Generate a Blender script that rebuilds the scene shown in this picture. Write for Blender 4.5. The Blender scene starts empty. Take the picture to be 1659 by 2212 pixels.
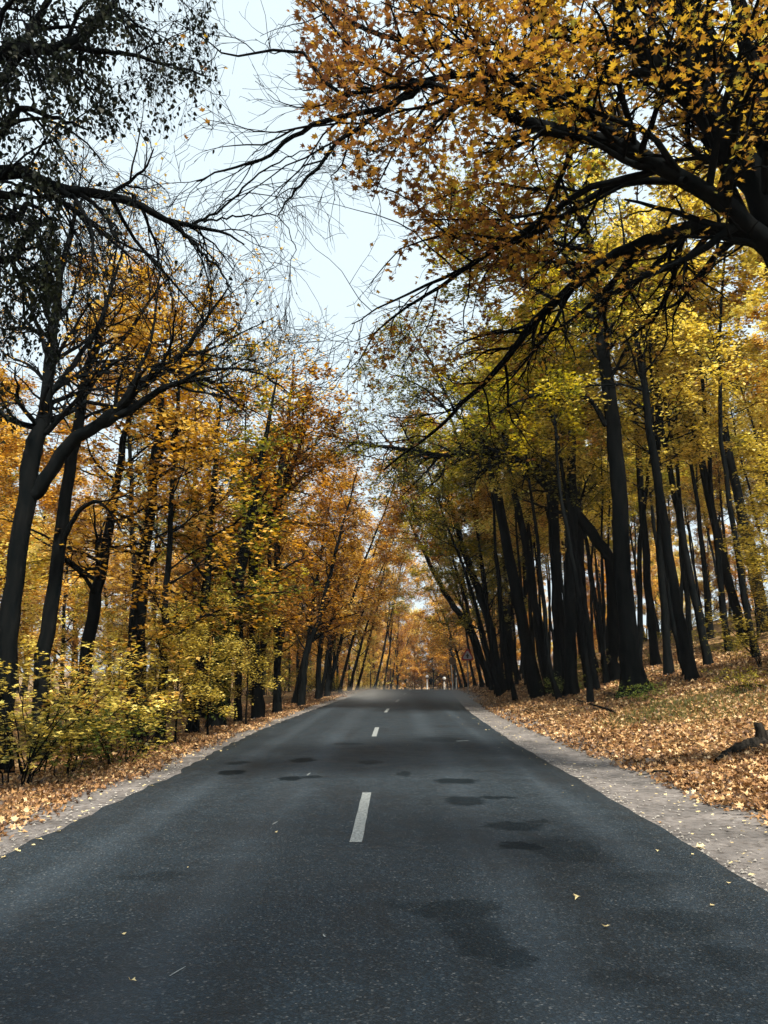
import bpy, math, random
import numpy as np
from math import radians, pi
C = bpy.context.scene
col = C.collection
# ------------------------------------------------------------------ camera, world, sun, exposure
PITCH, YAW, EYE, FPX = 11.53, 0.67, 1.6, 1662.0
cam = bpy.data.cameras.new('camera'); camo = bpy.data.objects.new('camera', cam); col.objects.link(camo)
camo.location = (0, 0, EYE); camo.rotation_euler = (radians(90 + PITCH), 0, radians(YAW))
cam.sensor_fit = 'VERTICAL'; cam.sensor_height = 36; cam.sensor_width = 27; cam.lens = 36 * FPX / 2212
cam.clip_start = 0.05; cam.clip_end = 3000
C.camera = camo
SUN_EL, SUN_AZ = 54.0, 160.0        # azimuth measured from +Y towards +X
w = bpy.data.worlds.new('World'); C.world = w; w.use_nodes = True
wt = w.node_tree; wt.nodes.clear()
wo = wt.nodes.new('ShaderNodeOutputWorld'); wb = wt.nodes.new('ShaderNodeBackground')
sk = wt.nodes.new('ShaderNodeTexSky'); sk.sky_type = 'NISHITA'; sk.sun_disc = False
sk.sun_elevation = radians(SUN_EL); sk.sun_rotation = radians(SUN_AZ); sk.dust_density = 3.0; sk.air_density = 1.0
wm = wt.nodes.new('ShaderNodeMix'); wm.data_type = 'RGBA'; wm.inputs[0].default_value = 0.82
wm.inputs[7].default_value = (9.6, 11.3, 12.1, 1)      # high thin cloud
wt.links.new(sk.outputs[0], wm.inputs[6]); wt.links.new(wm.outputs[2], wb.inputs[0])
wb.inputs[1].default_value = 0.05
wt.links.new(wb.outputs[0], wo.inputs[0])
sl = bpy.data.lights.new('sun', 'SUN'); sl.energy = 5.0; sl.angle = radians(6); sl.color = (1, .92, .76)
so = bpy.data.objects.new('sun', sl); col.objects.link(so); so.location = (0, 0, 60)
so.rotation_euler = (radians(90 - SUN_EL), 0, radians(180 - SUN_AZ))
C.view_settings.view_transform = 'Standard'; C.view_settings.look = 'None'
C.view_settings.exposure = 1.1; C.view_settings.gamma = 1.0
cy = C.cycles
cy.max_bounces = 6; cy.diffuse_bounces = 3; cy.glossy_bounces = 2; cy.transmission_bounces = 4; cy.volume_bounces = 0
cy.use_denoising = True; cy.caustics_reflective = False; cy.caustics_refractive = False

# ------------------------------------------------------------------ numbers
RNG = np.random.default_rng(7)
def ray(px, py):
    a = (px - 829.5) / FPX; b = (1106 - py) / FPX; p = radians(PITCH); y = radians(YAW)
    v = (a, math.cos(p) - b * math.sin(p), math.sin(p) + b * math.cos(p))
    return np.array([v[0]*math.cos(y) - v[1]*math.sin(y), v[0]*math.sin(y) + v[1]*math.cos(y), v[2]])
def P(px, py, Y):                     # a point of the photo pushed out to depth Y (metres along the road)
    v = ray(px, py); return v * (Y / v[1]) + np.array([0, 0, EYE])
def project(X):                       # the inverse, used to thin twigs where a crown is bare
    p = radians(PITCH); y = radians(YAW)
    x = X[:, 0]*math.cos(y) + X[:, 1]*math.sin(y); yy = -X[:, 0]*math.sin(y) + X[:, 1]*math.cos(y); z = X[:, 2] - EYE
    d = yy*math.cos(p) + z*math.sin(p); up = -yy*math.sin(p) + z*math.cos(p)
    d = np.where(d < .1, .1, d)
    return 829.5 + FPX*x/d, 1106 - FPX*up/d
def bend(y):                          # sideways offset of the road
    y = np.asarray(y, float); e = y - 29
    o = 0.025 * (e + np.sqrt(e*e + 36)) - .0
    return o - np.where(y > 150, .012*(y-150)**2, 0)*(y < 230) - np.where(y >= 230, .012*80**2, 0) - .025*(-29+math.sqrt(29*29+36))
def profile(y):
    y = np.asarray(y, float); e = np.clip(y - 52, 0, None)
    a = .0006 * np.minimum(e, 36)**2 + np.clip(np.minimum(e, 130) - 36, 0, None) * .0432
    return -a
def wav(x, y):
    return (np.sin(x*.9+1.3)*np.sin(y*.7+.4) + .6*np.sin(x*2.1+y*1.3) + .35*np.sin(x*4.3-y*3.1+2))
def H(x, y):
    x = np.asarray(x, float); y = np.asarray(y, float)
    u = x - bend(y)
    e = np.clip(u - 3.3, 0, None); ee = np.minimum(e, 30)
    r = .27*ee*ee/(ee+1.6) + np.clip(e-30, 0, None)*.05
    l = np.clip(-u - 4.2, 0, None)
    lf = -.22*(1-np.exp(-l/1.5)) + .012*np.clip(l-4, 0, 60)
    k = np.clip((np.abs(u+.3) - 4.3)/2, 0, 1)
    fade = 1 - .97*np.clip((y-115)/70, 0, 1)
    r = r*fade; lf = lf*fade
    return profile(y) + r + lf + .06*wav(x, y)*k - .03
def place(px, py):                    # where a photo ray meets the terrain
    v = ray(px, py); t = 4.0
    for _ in range(6000):
        q = v*t
        if q[2] + EYE <= H(q[0], q[1]): break
        t += .03
    return np.array([q[0], q[1], float(H(q[0], q[1]))])

# ------------------------------------------------------------------ mesh helpers
class MB:
    def __init__(s): s.V = []; s.F = []; s.A = []; s.n = 0
    def add(s, V, F, tint=None):       # V (n,3); F (m,k) index array
        V = np.asarray(V, float).reshape(-1, 3); F = np.asarray(F, int)
        s.V.append(V); s.F.append(F + s.n); s.n += len(V)
        s.A.append(np.zeros(len(F)) if tint is None else np.asarray(tint, float))
    def mesh(s, name, smooth=False):
        me = bpy.data.meshes.new(name); V = np.concatenate(s.V)
        loops = np.concatenate([f.ravel() for f in s.F]); cnt = np.concatenate([np.full(len(f), f.shape[1]) for f in s.F])
        me.vertices.add(len(V)); me.vertices.foreach_set('co', V.ravel().astype(np.float32))
        me.loops.add(len(loops)); me.loops.foreach_set('vertex_index', loops.astype(np.int32))
        me.polygons.add(len(cnt)); me.polygons.foreach_set('loop_start', np.concatenate([[0], np.cumsum(cnt)[:-1]]).astype(np.int32))
        at = me.attributes.new('tint', 'FLOAT', 'FACE'); at.data.foreach_set('value', np.concatenate(s.A).astype(np.float32))
        me.polygons.foreach_set('use_smooth', np.full(len(cnt), smooth))
        me.update(calc_edges=True); return me
def link(name, me, mat, parent=None):
    o = bpy.data.objects.new(name, me); col.objects.link(o)
    if not me.materials: me.materials.append(mat)
    elif me.materials[0] != mat:
        o.material_slots[0].link = 'OBJECT'; o.material_slots[0].material = mat
    if parent: o.parent = parent
    return o
def tag(o, label=None, cat=None, group=None, kind=None):
    if label: o['label'] = label
    if cat: o['category'] = cat
    if group: o['group'] = group
    if kind: o['kind'] = kind
    return o
def empty(name, loc, rz=0, s=1.0):
    o = bpy.data.objects.new(name, None); col.objects.link(o); o.empty_display_size = .2
    o.location = loc; o.rotation_euler = (0, 0, rz); o.scale = (s, s, s); return o
def nz(v): return v / (np.linalg.norm(v, axis=-1, keepdims=True) + 1e-9)
def tubes(mb, Pt, R, S, lump=0):
    N, K, _ = Pt.shape
    T = np.gradient(Pt, axis=1); T = nz(T)
    m = nz(Pt[:, -1] - Pt[:, 0]); ref = np.where(np.abs(m[:, 2:3]) > .8, [[1., 0, 0]], [[0, 0, 1.]])[:, None, :]
    A = nz(np.cross(T, ref)); B = np.cross(T, A)
    a = np.arange(S) * 2*pi/S
    rr = R[:, :, None, None]
    if lump: rr = rr * (1 + lump*RNG.normal(size=(N, K, S, 1)))
    V = Pt[:, :, None, :] + rr * (A[:, :, None, :]*np.cos(a)[None, None, :, None] + B[:, :, None, :]*np.sin(a)[None, None, :, None])
    i = np.arange(N*K*S).reshape(N, K, S); j = np.roll(i, -1, axis=2)
    F = np.stack([i[:, :-1], j[:, :-1], j[:, 1:], i[:, 1:]], -1).reshape(-1, 4)
    mb.add(V.reshape(-1, 3), F)
def interp(Pt, R, idx, t):
    K = Pt.shape[1]; x = t*(K-1); i = np.minimum(x.astype(int), K-2); f = (x-i)[:, None]
    p = Pt[idx, i]*(1-f) + Pt[idx, i+1]*f; d = nz(Pt[idx, i+1] - Pt[idx, i]); r = R[idx, i]*(1-f[:, 0]) + R[idx, i+1]*f[:, 0]
    return p, d, r
def grow(rng, Pt, R, nc, length, ang, K, grav=0., wander=.25, tmin=.2, rr=.6, rmin=.004, prof=.5, flat=0., tmax=1., rmax=9):
    N = len(Pt); idx = np.repeat(np.arange(N), nc)
    t = np.tile((np.arange(nc)+.5)/nc, N) + rng.normal(size=N*nc)*.3/nc
    t = tmin + (tmax-tmin)*np.clip(t, 0, 1)
    p, d, r = interp(Pt, R, idx, t)
    q = rng.normal(size=p.shape); q[:, 2] *= (1-flat); q = nz(q - (q*d).sum(1, keepdims=True)*d)
    a = np.radians(ang) * rng.uniform(.7, 1.3, len(p)); D = nz(d*np.cos(a)[:, None] + q*np.sin(a)[:, None])
    if flat: D[:, 2] *= (1-flat*.7); D = nz(D)
    L = length * (1 - prof*(t-tmin)/(1-tmin+1e-6)) * rng.uniform(.55, 1.2, len(p))
    if np.ndim(length) == 0: pass
    out = [p]; 
    for k in range(K-1):
        D = nz(D + wander*rng.normal(size=D.shape)/np.sqrt(K) + np.array([0, 0, grav])/(K-1))
        p = p + D*(L/(K-1))[:, None]; out.append(p)
    r0 = np.minimum(np.clip(r*rr, rmin, rmax), .028*L + rmin)
    Rn = r0[:, None]*np.linspace(1, .25, K)[None, :]
    return np.stack(out, 1), np.maximum(Rn, rmin*.6)
# leaf outlines: angle, radius
MAPLE = [(0,1),(17,.47),(40,.86),(62,.36),(92,.62),(135,.22),(180,.14),(225,.22),(268,.62),(298,.36),(320,.86),(343,.47)]
LOBE = [(0,1),(35,.5),(70,.8),(160,.35),(200,.35),(290,.8),(325,.5)]
HEART = [(0,1),(50,.55),(120,.5),(180,.3),(240,.5),(310,.55)]
DIAM = [(0,1),(80,.55),(180,.8),(280,.55)]
def leaves(mb, rng, pos, size, tmpl, tint, up=1.0, droop=.3, curl=.25, out=None):
    N = len(pos)
    n = rng.normal(size=(N, 3)); n[:, 2] = np.abs(n[:, 2]); n = n*.55 + np.array([0, 0, up]); n = nz(n)
    t = rng.normal(size=(N, 3)); t[:, 2] = t[:, 2]*.3 - droop
    if out is not None: t = t*.7 + out
    t = nz(t - (t*n).sum(1, keepdims=True)*n*(1-min(droop, .8))); t = nz(t)
    s = nz(np.cross(n, t)); n = np.cross(t, s)
    A = np.radians([a for a, r in tmpl]); r = np.array([r for a, r in tmpl])
    x = np.cos(A)*r; y = np.sin(A)*r
    c = curl*rng.uniform(-.3, 1, N)[:, None]
    z = c*(np.abs(y)[None, :]*.9 - (x**2)[None, :]*.5)
    sz = np.asarray(size)[:, None]*.5 if np.ndim(size) else size*.5
    x = x[None]*sz; y = y[None]*sz; z = z*sz
    V = pos[:, None, :] + x[..., None]*t[:, None] + y[..., None]*s[:, None] + z[..., None]*n[:, None]
    m = len(tmpl); F = np.arange(N*m).reshape(N, m)
    mb.add(V.reshape(-1, 3), F, tint)
def twig_leaves(mb, rng, Pt, n, size, tmpl, up=1., droop=.3, spread=.06, keep=None, tintf=None, tmin=.15, curl=.25):
    N = len(Pt); idx = np.repeat(np.arange(N), n); t = rng.uniform(tmin, 1, N*n)
    p, d, r = interp(Pt, np.zeros(Pt.shape[:2]), idx, t)
    p = p + rng.normal(size=p.shape)*spread
    tw = rng.uniform(size=N)[idx]; tint = np.clip(tw*.55 + .45*rng.uniform(size=len(p)), 0, 1)
    if keep is not None:
        k = rng.uniform(size=len(p)) < keep(p); p, d, tint = p[k], d[k], tint[k]
    if tintf is not None: tint = tintf(p, tint)
    leaves(mb, rng, p, size*rng.uniform(.55, 1.15, len(p)), tmpl, tint, up, droop, curl, out=d*.8)
    return len(p)
def spline(pts, K):
    pts = np.asarray(pts, float); n = len(pts)
    q = np.vstack([2*pts[0]-pts[1], pts, 2*pts[-1]-pts[-2]]); o = []
    for x in np.linspace(0, n-1-1e-6, K):
        i = int(x); f = x-i; a, b, c, d = q[i:i+4]
        o.append(.5*((2*b) + (-a+c)*f + (2*a-5*b+4*c-d)*f*f + (-a+3*b-3*c+d)*f**3))
    return np.array(o)

# ------------------------------------------------------------------ materials
def newmat(name):
    m = bpy.data.materials.new(name); m.use_nodes = True; nt = m.node_tree; nt.nodes.clear()
    o = nt.nodes.new('ShaderNodeOutputMaterial'); return m, nt, o
def N_(nt, t, **k):
    n = nt.nodes.new(t)
    for a, v in k.items(): setattr(n, a, v)
    return n
def ramp(nt, stops, src):
    r = nt.nodes.new('ShaderNodeValToRGB'); e = r.color_ramp.elements
    while len(e) < len(stops): e.new(.5)
    for i, (p, c) in enumerate(stops): e[i].position = p; e[i].color = (*c, 1) if len(c) == 3 else c
    nt.links.new(src, r.inputs[0]); return r
def leafmat(name, stops, trans=.38, shift=.35, spec=.3):
    m, nt, o = newmat(name); L = nt.links.new
    a = N_(nt, 'ShaderNodeAttribute', attribute_name='tint'); oi = N_(nt, 'ShaderNodeObjectInfo')
    tc = N_(nt, 'ShaderNodeTexCoord'); nz_ = N_(nt, 'ShaderNodeTexNoise'); nz_.inputs['Scale'].default_value = .45
    L(tc.outputs['Object'], nz_.inputs['Vector'])
    m1 = N_(nt, 'ShaderNodeMath', operation='MULTIPLY_ADD'); L(oi.outputs['Random'], m1.inputs[0]); m1.inputs[1].default_value = shift; m1.inputs[2].default_value = -shift*.5 - .42
    m2 = N_(nt, 'ShaderNodeMath', operation='MULTIPLY_ADD'); L(nz_.outputs[0], m2.inputs[0]); m2.inputs[1].default_value = .84; L(m1.outputs[0], m2.inputs[2])
    m3 = N_(nt, 'ShaderNodeMath', operation='ADD', use_clamp=True); L(a.outputs['Fac'], m3.inputs[0]); L(m2.outputs[0], m3.inputs[1])
    stops = [(a_, tuple(v*1.08 for v in c_)) for a_, c_ in stops]
    r = ramp(nt, stops, m3.outputs[0])
    p = N_(nt, 'ShaderNodeBsdfPrincipled'); p.inputs['Roughness'].default_value = .45; p.inputs['Specular IOR Level'].default_value = spec
    t = N_(nt, 'ShaderNodeBsdfTranslucent'); x = N_(nt, 'ShaderNodeMixShader'); x.inputs[0].default_value = trans
    h = N_(nt, 'ShaderNodeHueSaturation'); h.inputs['Saturation'].default_value = 1.1; h.inputs['Value'].default_value = 1.3; L(r.outputs[0], h.inputs['Color'])
    L(r.outputs[0], p.inputs['Base Color']); L(h.outputs[0], t.inputs['Color']); L(p.outputs[0], x.inputs[1]); L(t.outputs[0], x.inputs[2]); L(x.outputs[0], o.inputs[0])
    return m
M = {}
M['gold'] = leafmat('leaf_gold', [(0, (.07,.042,.014)), (.28, (.24,.12,.025)), (.55, (.56,.33,.06)), (.85, (.80,.58,.18)), (1, (.82,.66,.28))])
M['yellow'] = leafmat('leaf_yellow', [(0, (.09,.085,.02)), (.3, (.34,.26,.045)), (.6, (.66,.52,.11)), (.9, (.85,.73,.27)), (1, (.5,.5,.12))])
M['orange'] = leafmat('leaf_orange', [(0, (.06,.032,.014)), (.35, (.25,.11,.024)), (.7, (.58,.30,.05)), (1, (.70,.50,.14))])
M['olive'] = leafmat('leaf_olive', [(0, (.04,.05,.014)), (.4, (.14,.14,.02)), (.75, (.38,.31,.04)), (1, (.62,.48,.07))])
M['green'] = leafmat('leaf_green', [(0, (.04,.07,.018)), (.5, (.09,.13,.025)), (1, (.30,.30,.05))])
M['rust'] = leafmat('leaf_rust', [(0, (.16,.065,.03)), (.5, (.30,.13,.04)), (1, (.45,.23,.06))])
M['maple_near'] = leafmat('leaf_maple', [(0, (.07,.032,.02)), (.35, (.15,.07,.028)), (.6, (.27,.145,.038)), (.85, (.46,.31,.06)), (1, (.2,.19,.045))], .42, .35, .12)
M['dark'] = leafmat('leaf_dark', [(0, (.004,.007,.005)), (.7, (.012,.015,.007)), (.95, (.03,.028,.01)), (1, (.16,.13,.03))], .2, .35, .05)
def barkmat(name, c1, c2, sc=9, bump=.6):
    m, nt, o = newmat(name); L = nt.links.new
    tc = N_(nt, 'ShaderNodeTexCoord'); mp = N_(nt, 'ShaderNodeMapping'); mp.inputs['Scale'].default_value = (1, 1, .22); L(tc.outputs['Object'], mp.inputs[0])
    n = N_(nt, 'ShaderNodeTexNoise'); n.inputs['Scale'].default_value = sc; n.inputs['Detail'].default_value = 5; L(mp.outputs[0], n.inputs['Vector'])
    r = ramp(nt, [(.35, c1), (.7, c2)], n.outputs[0]); p = N_(nt, 'ShaderNodeBsdfPrincipled'); p.inputs['Roughness'].default_value = 1; p.inputs['Specular IOR Level'].default_value = .02
    b = N_(nt, 'ShaderNodeBump'); b.inputs['Strength'].default_value = bump; b.inputs['Distance'].default_value = .03
    L(n.outputs[0], b.inputs['Height']); L(b.outputs[0], p.inputs['Normal']); L(r.outputs[0], p.inputs['Base Color']); L(p.outputs[0], o.inputs[0]); return m
M['bark'] = barkmat('bark', (.0018,.003,.0038), (.0065,.0072,.0076))
M['bark_pale'] = barkmat('bark_pale', (.10,.085,.065), (.2,.17,.13))
def flat(name, c, rough=.8, noise=.0):
    m, nt, o = newmat(name); p = N_(nt, 'ShaderNodeBsdfPrincipled'); p.inputs['Roughness'].default_value = rough
    n = N_(nt, 'ShaderNodeTexNoise'); n.inputs['Scale'].default_value = 8
    r = ramp(nt, [(.3, tuple(v*.75 for v in c)), (.7, c)], n.outputs[0]); nt.links.new(r.outputs[0], p.inputs['Base Color']); nt.links.new(p.outputs[0], o.inputs[0]); return m
# --- ground
def groundmat():
    m, nt, o = newmat('forest_floor'); L = nt.links.new; tc = N_(nt, 'ShaderNodeTexCoord')
    v = N_(nt, 'ShaderNodeTexVoronoi'); v.inputs['Scale'].default_value = 9; L(tc.outputs['Object'], v.inputs['Vector'])
    sx = N_(nt, 'ShaderNodeSeparateColor'); L(v.outputs['Color'], sx.inputs[0])
    r = ramp(nt, [(0, (.03,.02,.012)), (.35, (.12,.065,.03)), (.7, (.26,.145,.06)), (1, (.42,.27,.12))], sx.outputs[0])
    n = N_(nt, 'ShaderNodeTexNoise'); n.inputs['Scale'].default_value = .5; n.inputs['Detail'].default_value = 4; L(tc.outputs['Object'], n.inputs['Vector'])
    g = ramp(nt, [(.52, (0,0,0)), (.66, (1,1,1))], n.outputs[0])
    mx = N_(nt, 'ShaderNodeMix', data_type='RGBA'); L(g.outputs[0], mx.inputs[0]); L(r.outputs[0], mx.inputs[6]); mx.inputs[7].default_value = (.06,.055,.022,1)
    md = N_(nt, 'ShaderNodeMath', operation='MULTIPLY'); L(g.outputs[0], md.inputs[0]); md.inputs[1].default_value = .6; L(md.outputs[0], mx.inputs[0])
    p = N_(nt, 'ShaderNodeBsdfPrincipled'); p.inputs['Roughness'].default_value = .9; p.inputs['Specular IOR Level'].default_value = .2
    b = N_(nt, 'ShaderNodeBump'); b.inputs['Strength'].default_value = .7; b.inputs['Distance'].default_value = .04; L(v.outputs['Distance'], b.inputs['Height']); L(b.outputs[0], p.inputs['Normal'])
    L(mx.outputs[2], p.inputs['Base Color']); L(p.outputs[0], o.inputs[0]); return m
def sandmat():
    m, nt, o = newmat('gritty_sand'); L = nt.links.new; tc = N_(nt, 'ShaderNodeTexCoord')
    n = N_(nt, 'ShaderNodeTexNoise'); n.inputs['Scale'].default_value = 1.4; n.inputs['Detail'].default_value = 9; n.inputs['Roughness'].default_value = .7; L(tc.outputs['Object'], n.inputs['Vector'])
    r = ramp(nt, [(.3, (.04,.038,.039)), (.52, (.12,.108,.106)), (.75, (.23,.21,.205))], n.outputs[0])
    v = N_(nt, 'ShaderNodeTexVoronoi'); v.inputs['Scale'].default_value = 42; L(tc.outputs['Object'], v.inputs['Vector'])
    sp = ramp(nt, [(.0, (.35,.35,.35)), (.12, (1,1,1))], v.outputs['Distance'])
    n2 = N_(nt, 'ShaderNodeTexNoise'); n2.inputs['Scale'].default_value = 11; n2.inputs['Detail'].default_value = 6; L(tc.outputs['Object'], n2.inputs['Vector'])
    r2 = ramp(nt, [(.36, (.45,.42,.4)), (.5, (1,1,1)), (.72, (1.0,1.0,1.0))], n2.outputs[0])
    mx = N_(nt, 'ShaderNodeMix', data_type='RGBA', blend_type='MULTIPLY'); mx.inputs[0].default_value = .55; L(r.outputs[0], mx.inputs[6]); L(sp.outputs[0], mx.inputs[7])
    my = N_(nt, 'ShaderNodeMix', data_type='RGBA', blend_type='MULTIPLY'); my.inputs[0].default_value = .8; L(mx.outputs[2], my.inputs[6]); L(r2.outputs[0], my.inputs[7])
    p = N_(nt, 'ShaderNodeBsdfPrincipled'); p.inputs['Roughness'].default_value = .95
    b = N_(nt, 'ShaderNodeBump'); b.inputs['Strength'].default_value = .8; b.inputs['Distance'].default_value = .03; L(n2.outputs[0], b.inputs['Height']); L(b.outputs[0], p.inputs['Normal'])
    L(my.outputs[2], p.inputs['Base Color']); L(p.outputs[0], o.inputs[0]); return m
STAINS_AND_SHADE = [  # dark worn patches, plus canopy shade painted in at mid distance: photo pixel centre, half sizes in metres (x, y), strength
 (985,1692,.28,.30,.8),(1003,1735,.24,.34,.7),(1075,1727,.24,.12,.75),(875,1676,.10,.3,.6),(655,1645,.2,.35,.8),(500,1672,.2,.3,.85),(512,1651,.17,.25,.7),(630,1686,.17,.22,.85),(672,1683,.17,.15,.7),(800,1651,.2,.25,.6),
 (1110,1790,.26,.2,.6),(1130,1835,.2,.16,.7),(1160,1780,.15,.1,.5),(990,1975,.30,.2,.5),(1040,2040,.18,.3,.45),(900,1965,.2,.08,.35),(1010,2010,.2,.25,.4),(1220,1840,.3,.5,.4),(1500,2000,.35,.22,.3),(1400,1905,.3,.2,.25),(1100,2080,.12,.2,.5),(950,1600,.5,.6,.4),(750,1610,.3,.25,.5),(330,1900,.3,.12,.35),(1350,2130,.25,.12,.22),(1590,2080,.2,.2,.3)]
def asphaltmat():
    m, nt, o = newmat('worn_asphalt'); L = nt.links.new; tc = N_(nt, 'ShaderNodeTexCoord'); OB = tc.outputs['Object']
    def noise(s, d=3, r=.55, vec=None):
        n = N_(nt, 'ShaderNodeTexNoise'); n.inputs['Scale'].default_value = s; n.inputs['Detail'].default_value = d; n.inputs['Roughness'].default_value = r; L(vec or OB, n.inputs['Vector']); return n
    agg = N_(nt, 'ShaderNodeTexVoronoi'); agg.inputs['Scale'].default_value = 85; L(OB, agg.inputs['Vector'])
    s = N_(nt, 'ShaderNodeSeparateColor'); L(agg.outputs['Color'], s.inputs[0])
    base = ramp(nt, [(0, (.002,.006,.010)), (.55, (.004,.012,.021)), (.85, (.010,.022,.036)), (.965, (.034,.044,.053)), (1, (.10,.105,.11))], s.outputs[0])
    big = noise(.55, 4, .6); mp = N_(nt, 'ShaderNodeMapping'); mp.inputs['Scale'].default_value = (1.6, .1, 1); L(OB, mp.inputs[0]); st = noise(1.1, 4, .6, mp.outputs[0])
    ad = N_(nt, 'ShaderNodeMath', operation='ADD'); L(big.outputs[0], ad.inputs[0]); L(st.outputs[0], ad.inputs[1])
    br = ramp(nt, [(.38, (.55,.56,.58)), (.5, (1,1,1)), (.62, (1.0,1.0,1.0))], None or ad.outputs[0])
    hm = N_(nt, 'ShaderNodeMath', operation='MULTIPLY'); L(ad.outputs[0], hm.inputs[0]); hm.inputs[1].default_value = .5; L(hm.outputs[0], br.inputs[0])
    med = noise(3.2, 6, .65); mr = ramp(nt, [(.35, (.6,.6,.6)), (.6, (1,1,1))], med.outputs[0])
    m1 = N_(nt, 'ShaderNodeMix', data_type='RGBA', blend_type='MULTIPLY'); m1.inputs[0].default_value = 1; L(base.outputs[0], m1.inputs[6]); L(br.outputs[0], m1.inputs[7])
    m2 = N_(nt, 'ShaderNodeMix', data_type='RGBA', blend_type='MULTIPLY'); m2.inputs[0].default_value = .8; L(m1.outputs[2], m2.inputs[6]); L(mr.outputs[0], m2.inputs[7])
    sxy = N_(nt, 'ShaderNodeSeparateXYZ'); L(OB, sxy.inputs[0]); trk = None
    for cx_, wd_ in ((-1.35, .5), (-2.6, .35), (.85, .45), (2.1, .3)):      # paler wheel tracks
        a_ = N_(nt, 'ShaderNodeMath', operation='SUBTRACT'); L(sxy.outputs[0], a_.inputs[0]); a_.inputs[1].default_value = cx_
        b_ = N_(nt, 'ShaderNodeMath', operation='ABSOLUTE'); L(a_.outputs[0], b_.inputs[0])
        c_ = N_(nt, 'ShaderNodeMapRange', interpolation_type='SMOOTHSTEP'); L(b_.outputs[0], c_.inputs[0]); c_.inputs[1].default_value = wd_; c_.inputs[2].default_value = 0; c_.inputs[3].default_value = 0; c_.inputs[4].default_value = 1
        if trk is None: trk = c_.outputs[0]
        else: d_ = N_(nt, 'ShaderNodeMath', operation='MAXIMUM'); L(trk, d_.inputs[0]); L(c_.outputs[0], d_.inputs[1]); trk = d_.outputs[0]
    tn = N_(nt, 'ShaderNodeMath', operation='MULTIPLY'); L(trk, tn.inputs[0]); L(st.outputs[0], tn.inputs[1])
    tr_ = N_(nt, 'ShaderNodeMix', data_type='RGBA', blend_type='ADD'); L(tn.outputs[0], tr_.inputs[0]); L(m2.outputs[2], tr_.inputs[6]); tr_.inputs[7].default_value = (.016, .020, .025, 1); m2 = tr_
    ck = N_(nt, 'ShaderNodeTexVoronoi', feature='DISTANCE_TO_EDGE'); ck.inputs['Scale'].default_value = .33
    cn = noise(2.2, 5, .7); cs_ = N_(nt, 'ShaderNodeVectorMath', operation='SCALE'); L(cn.outputs['Color'], cs_.inputs[0]); cs_.inputs['Scale'].default_value = .9
    ca = N_(nt, 'ShaderNodeVectorMath', operation='ADD'); L(OB, ca.inputs[0]); L(cs_.outputs[0], ca.inputs[1]); L(ca.outputs[0], ck.inputs['Vector'])
    cr = ramp(nt, [(0, (.25,.25,.25)), (.0022, (1,1,1))], ck.outputs['Distance'])
    cm_ = N_(nt, 'ShaderNodeMix', data_type='RGBA', blend_type='MULTIPLY'); cg = ramp(nt, [(.5, (0,0,0)), (.6, (1,1,1))], big.outputs[0]); L(cg.outputs[0], cm_.inputs[0]); L(m2.outputs[2], cm_.inputs[6]); L(cr.outputs[0], cm_.inputs[7]); m2 = cm_
    # worn dark patches and painted canopy shade: an ellipse each, its edge broken by noise
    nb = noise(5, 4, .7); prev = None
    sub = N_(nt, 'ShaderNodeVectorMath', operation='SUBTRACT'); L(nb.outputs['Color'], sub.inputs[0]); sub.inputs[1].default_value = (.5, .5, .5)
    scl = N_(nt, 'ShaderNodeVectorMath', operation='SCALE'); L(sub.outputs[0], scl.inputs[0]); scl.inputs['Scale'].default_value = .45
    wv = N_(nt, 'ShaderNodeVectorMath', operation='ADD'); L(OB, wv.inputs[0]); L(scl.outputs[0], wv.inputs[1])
    for px, py, sx_, sy_, k in STAINS_AND_SHADE:
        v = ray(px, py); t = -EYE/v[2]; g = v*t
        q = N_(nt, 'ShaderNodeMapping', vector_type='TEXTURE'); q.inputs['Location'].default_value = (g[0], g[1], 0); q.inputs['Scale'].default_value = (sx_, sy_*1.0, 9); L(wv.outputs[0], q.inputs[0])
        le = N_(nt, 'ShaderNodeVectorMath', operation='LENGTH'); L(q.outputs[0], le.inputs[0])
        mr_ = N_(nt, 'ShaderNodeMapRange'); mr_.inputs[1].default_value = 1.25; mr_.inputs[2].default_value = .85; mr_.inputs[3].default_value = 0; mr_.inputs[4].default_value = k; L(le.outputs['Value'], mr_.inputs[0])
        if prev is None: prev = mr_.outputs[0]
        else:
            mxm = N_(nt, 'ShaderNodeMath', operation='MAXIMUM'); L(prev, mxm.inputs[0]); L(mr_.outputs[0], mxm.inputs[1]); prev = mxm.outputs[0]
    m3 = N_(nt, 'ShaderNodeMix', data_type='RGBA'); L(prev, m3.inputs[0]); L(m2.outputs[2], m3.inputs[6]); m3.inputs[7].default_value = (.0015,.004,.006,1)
    p = N_(nt, 'ShaderNodeBsdfPrincipled'); sp_ = N_(nt, 'ShaderNodeMapRange'); L(prev, sp_.inputs[0]); sp_.inputs[3].default_value = .34; sp_.inputs[4].default_value = .03; L(sp_.outputs[0], p.inputs['Specular IOR Level'])
    ro = N_(nt, 'ShaderNodeMapRange'); L(med.outputs[0], ro.inputs[0]); ro.inputs[1].default_value = .3; ro.inputs[2].default_value = .7; ro.inputs[3].default_value = .62; ro.inputs[4].default_value = .8; L(ro.outputs[0], p.inputs['Roughness'])
    b = N_(nt, 'ShaderNodeBump'); b.inputs['Strength'].default_value = .55; b.inputs['Distance'].default_value = .006; L(agg.outputs['Distance'], b.inputs['Height'])
    L(b.outputs[0], p.inputs['Normal']); L(m3.outputs[2], p.inputs['Base Color']); L(p.outputs[0], o.inputs[0]); return m
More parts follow.
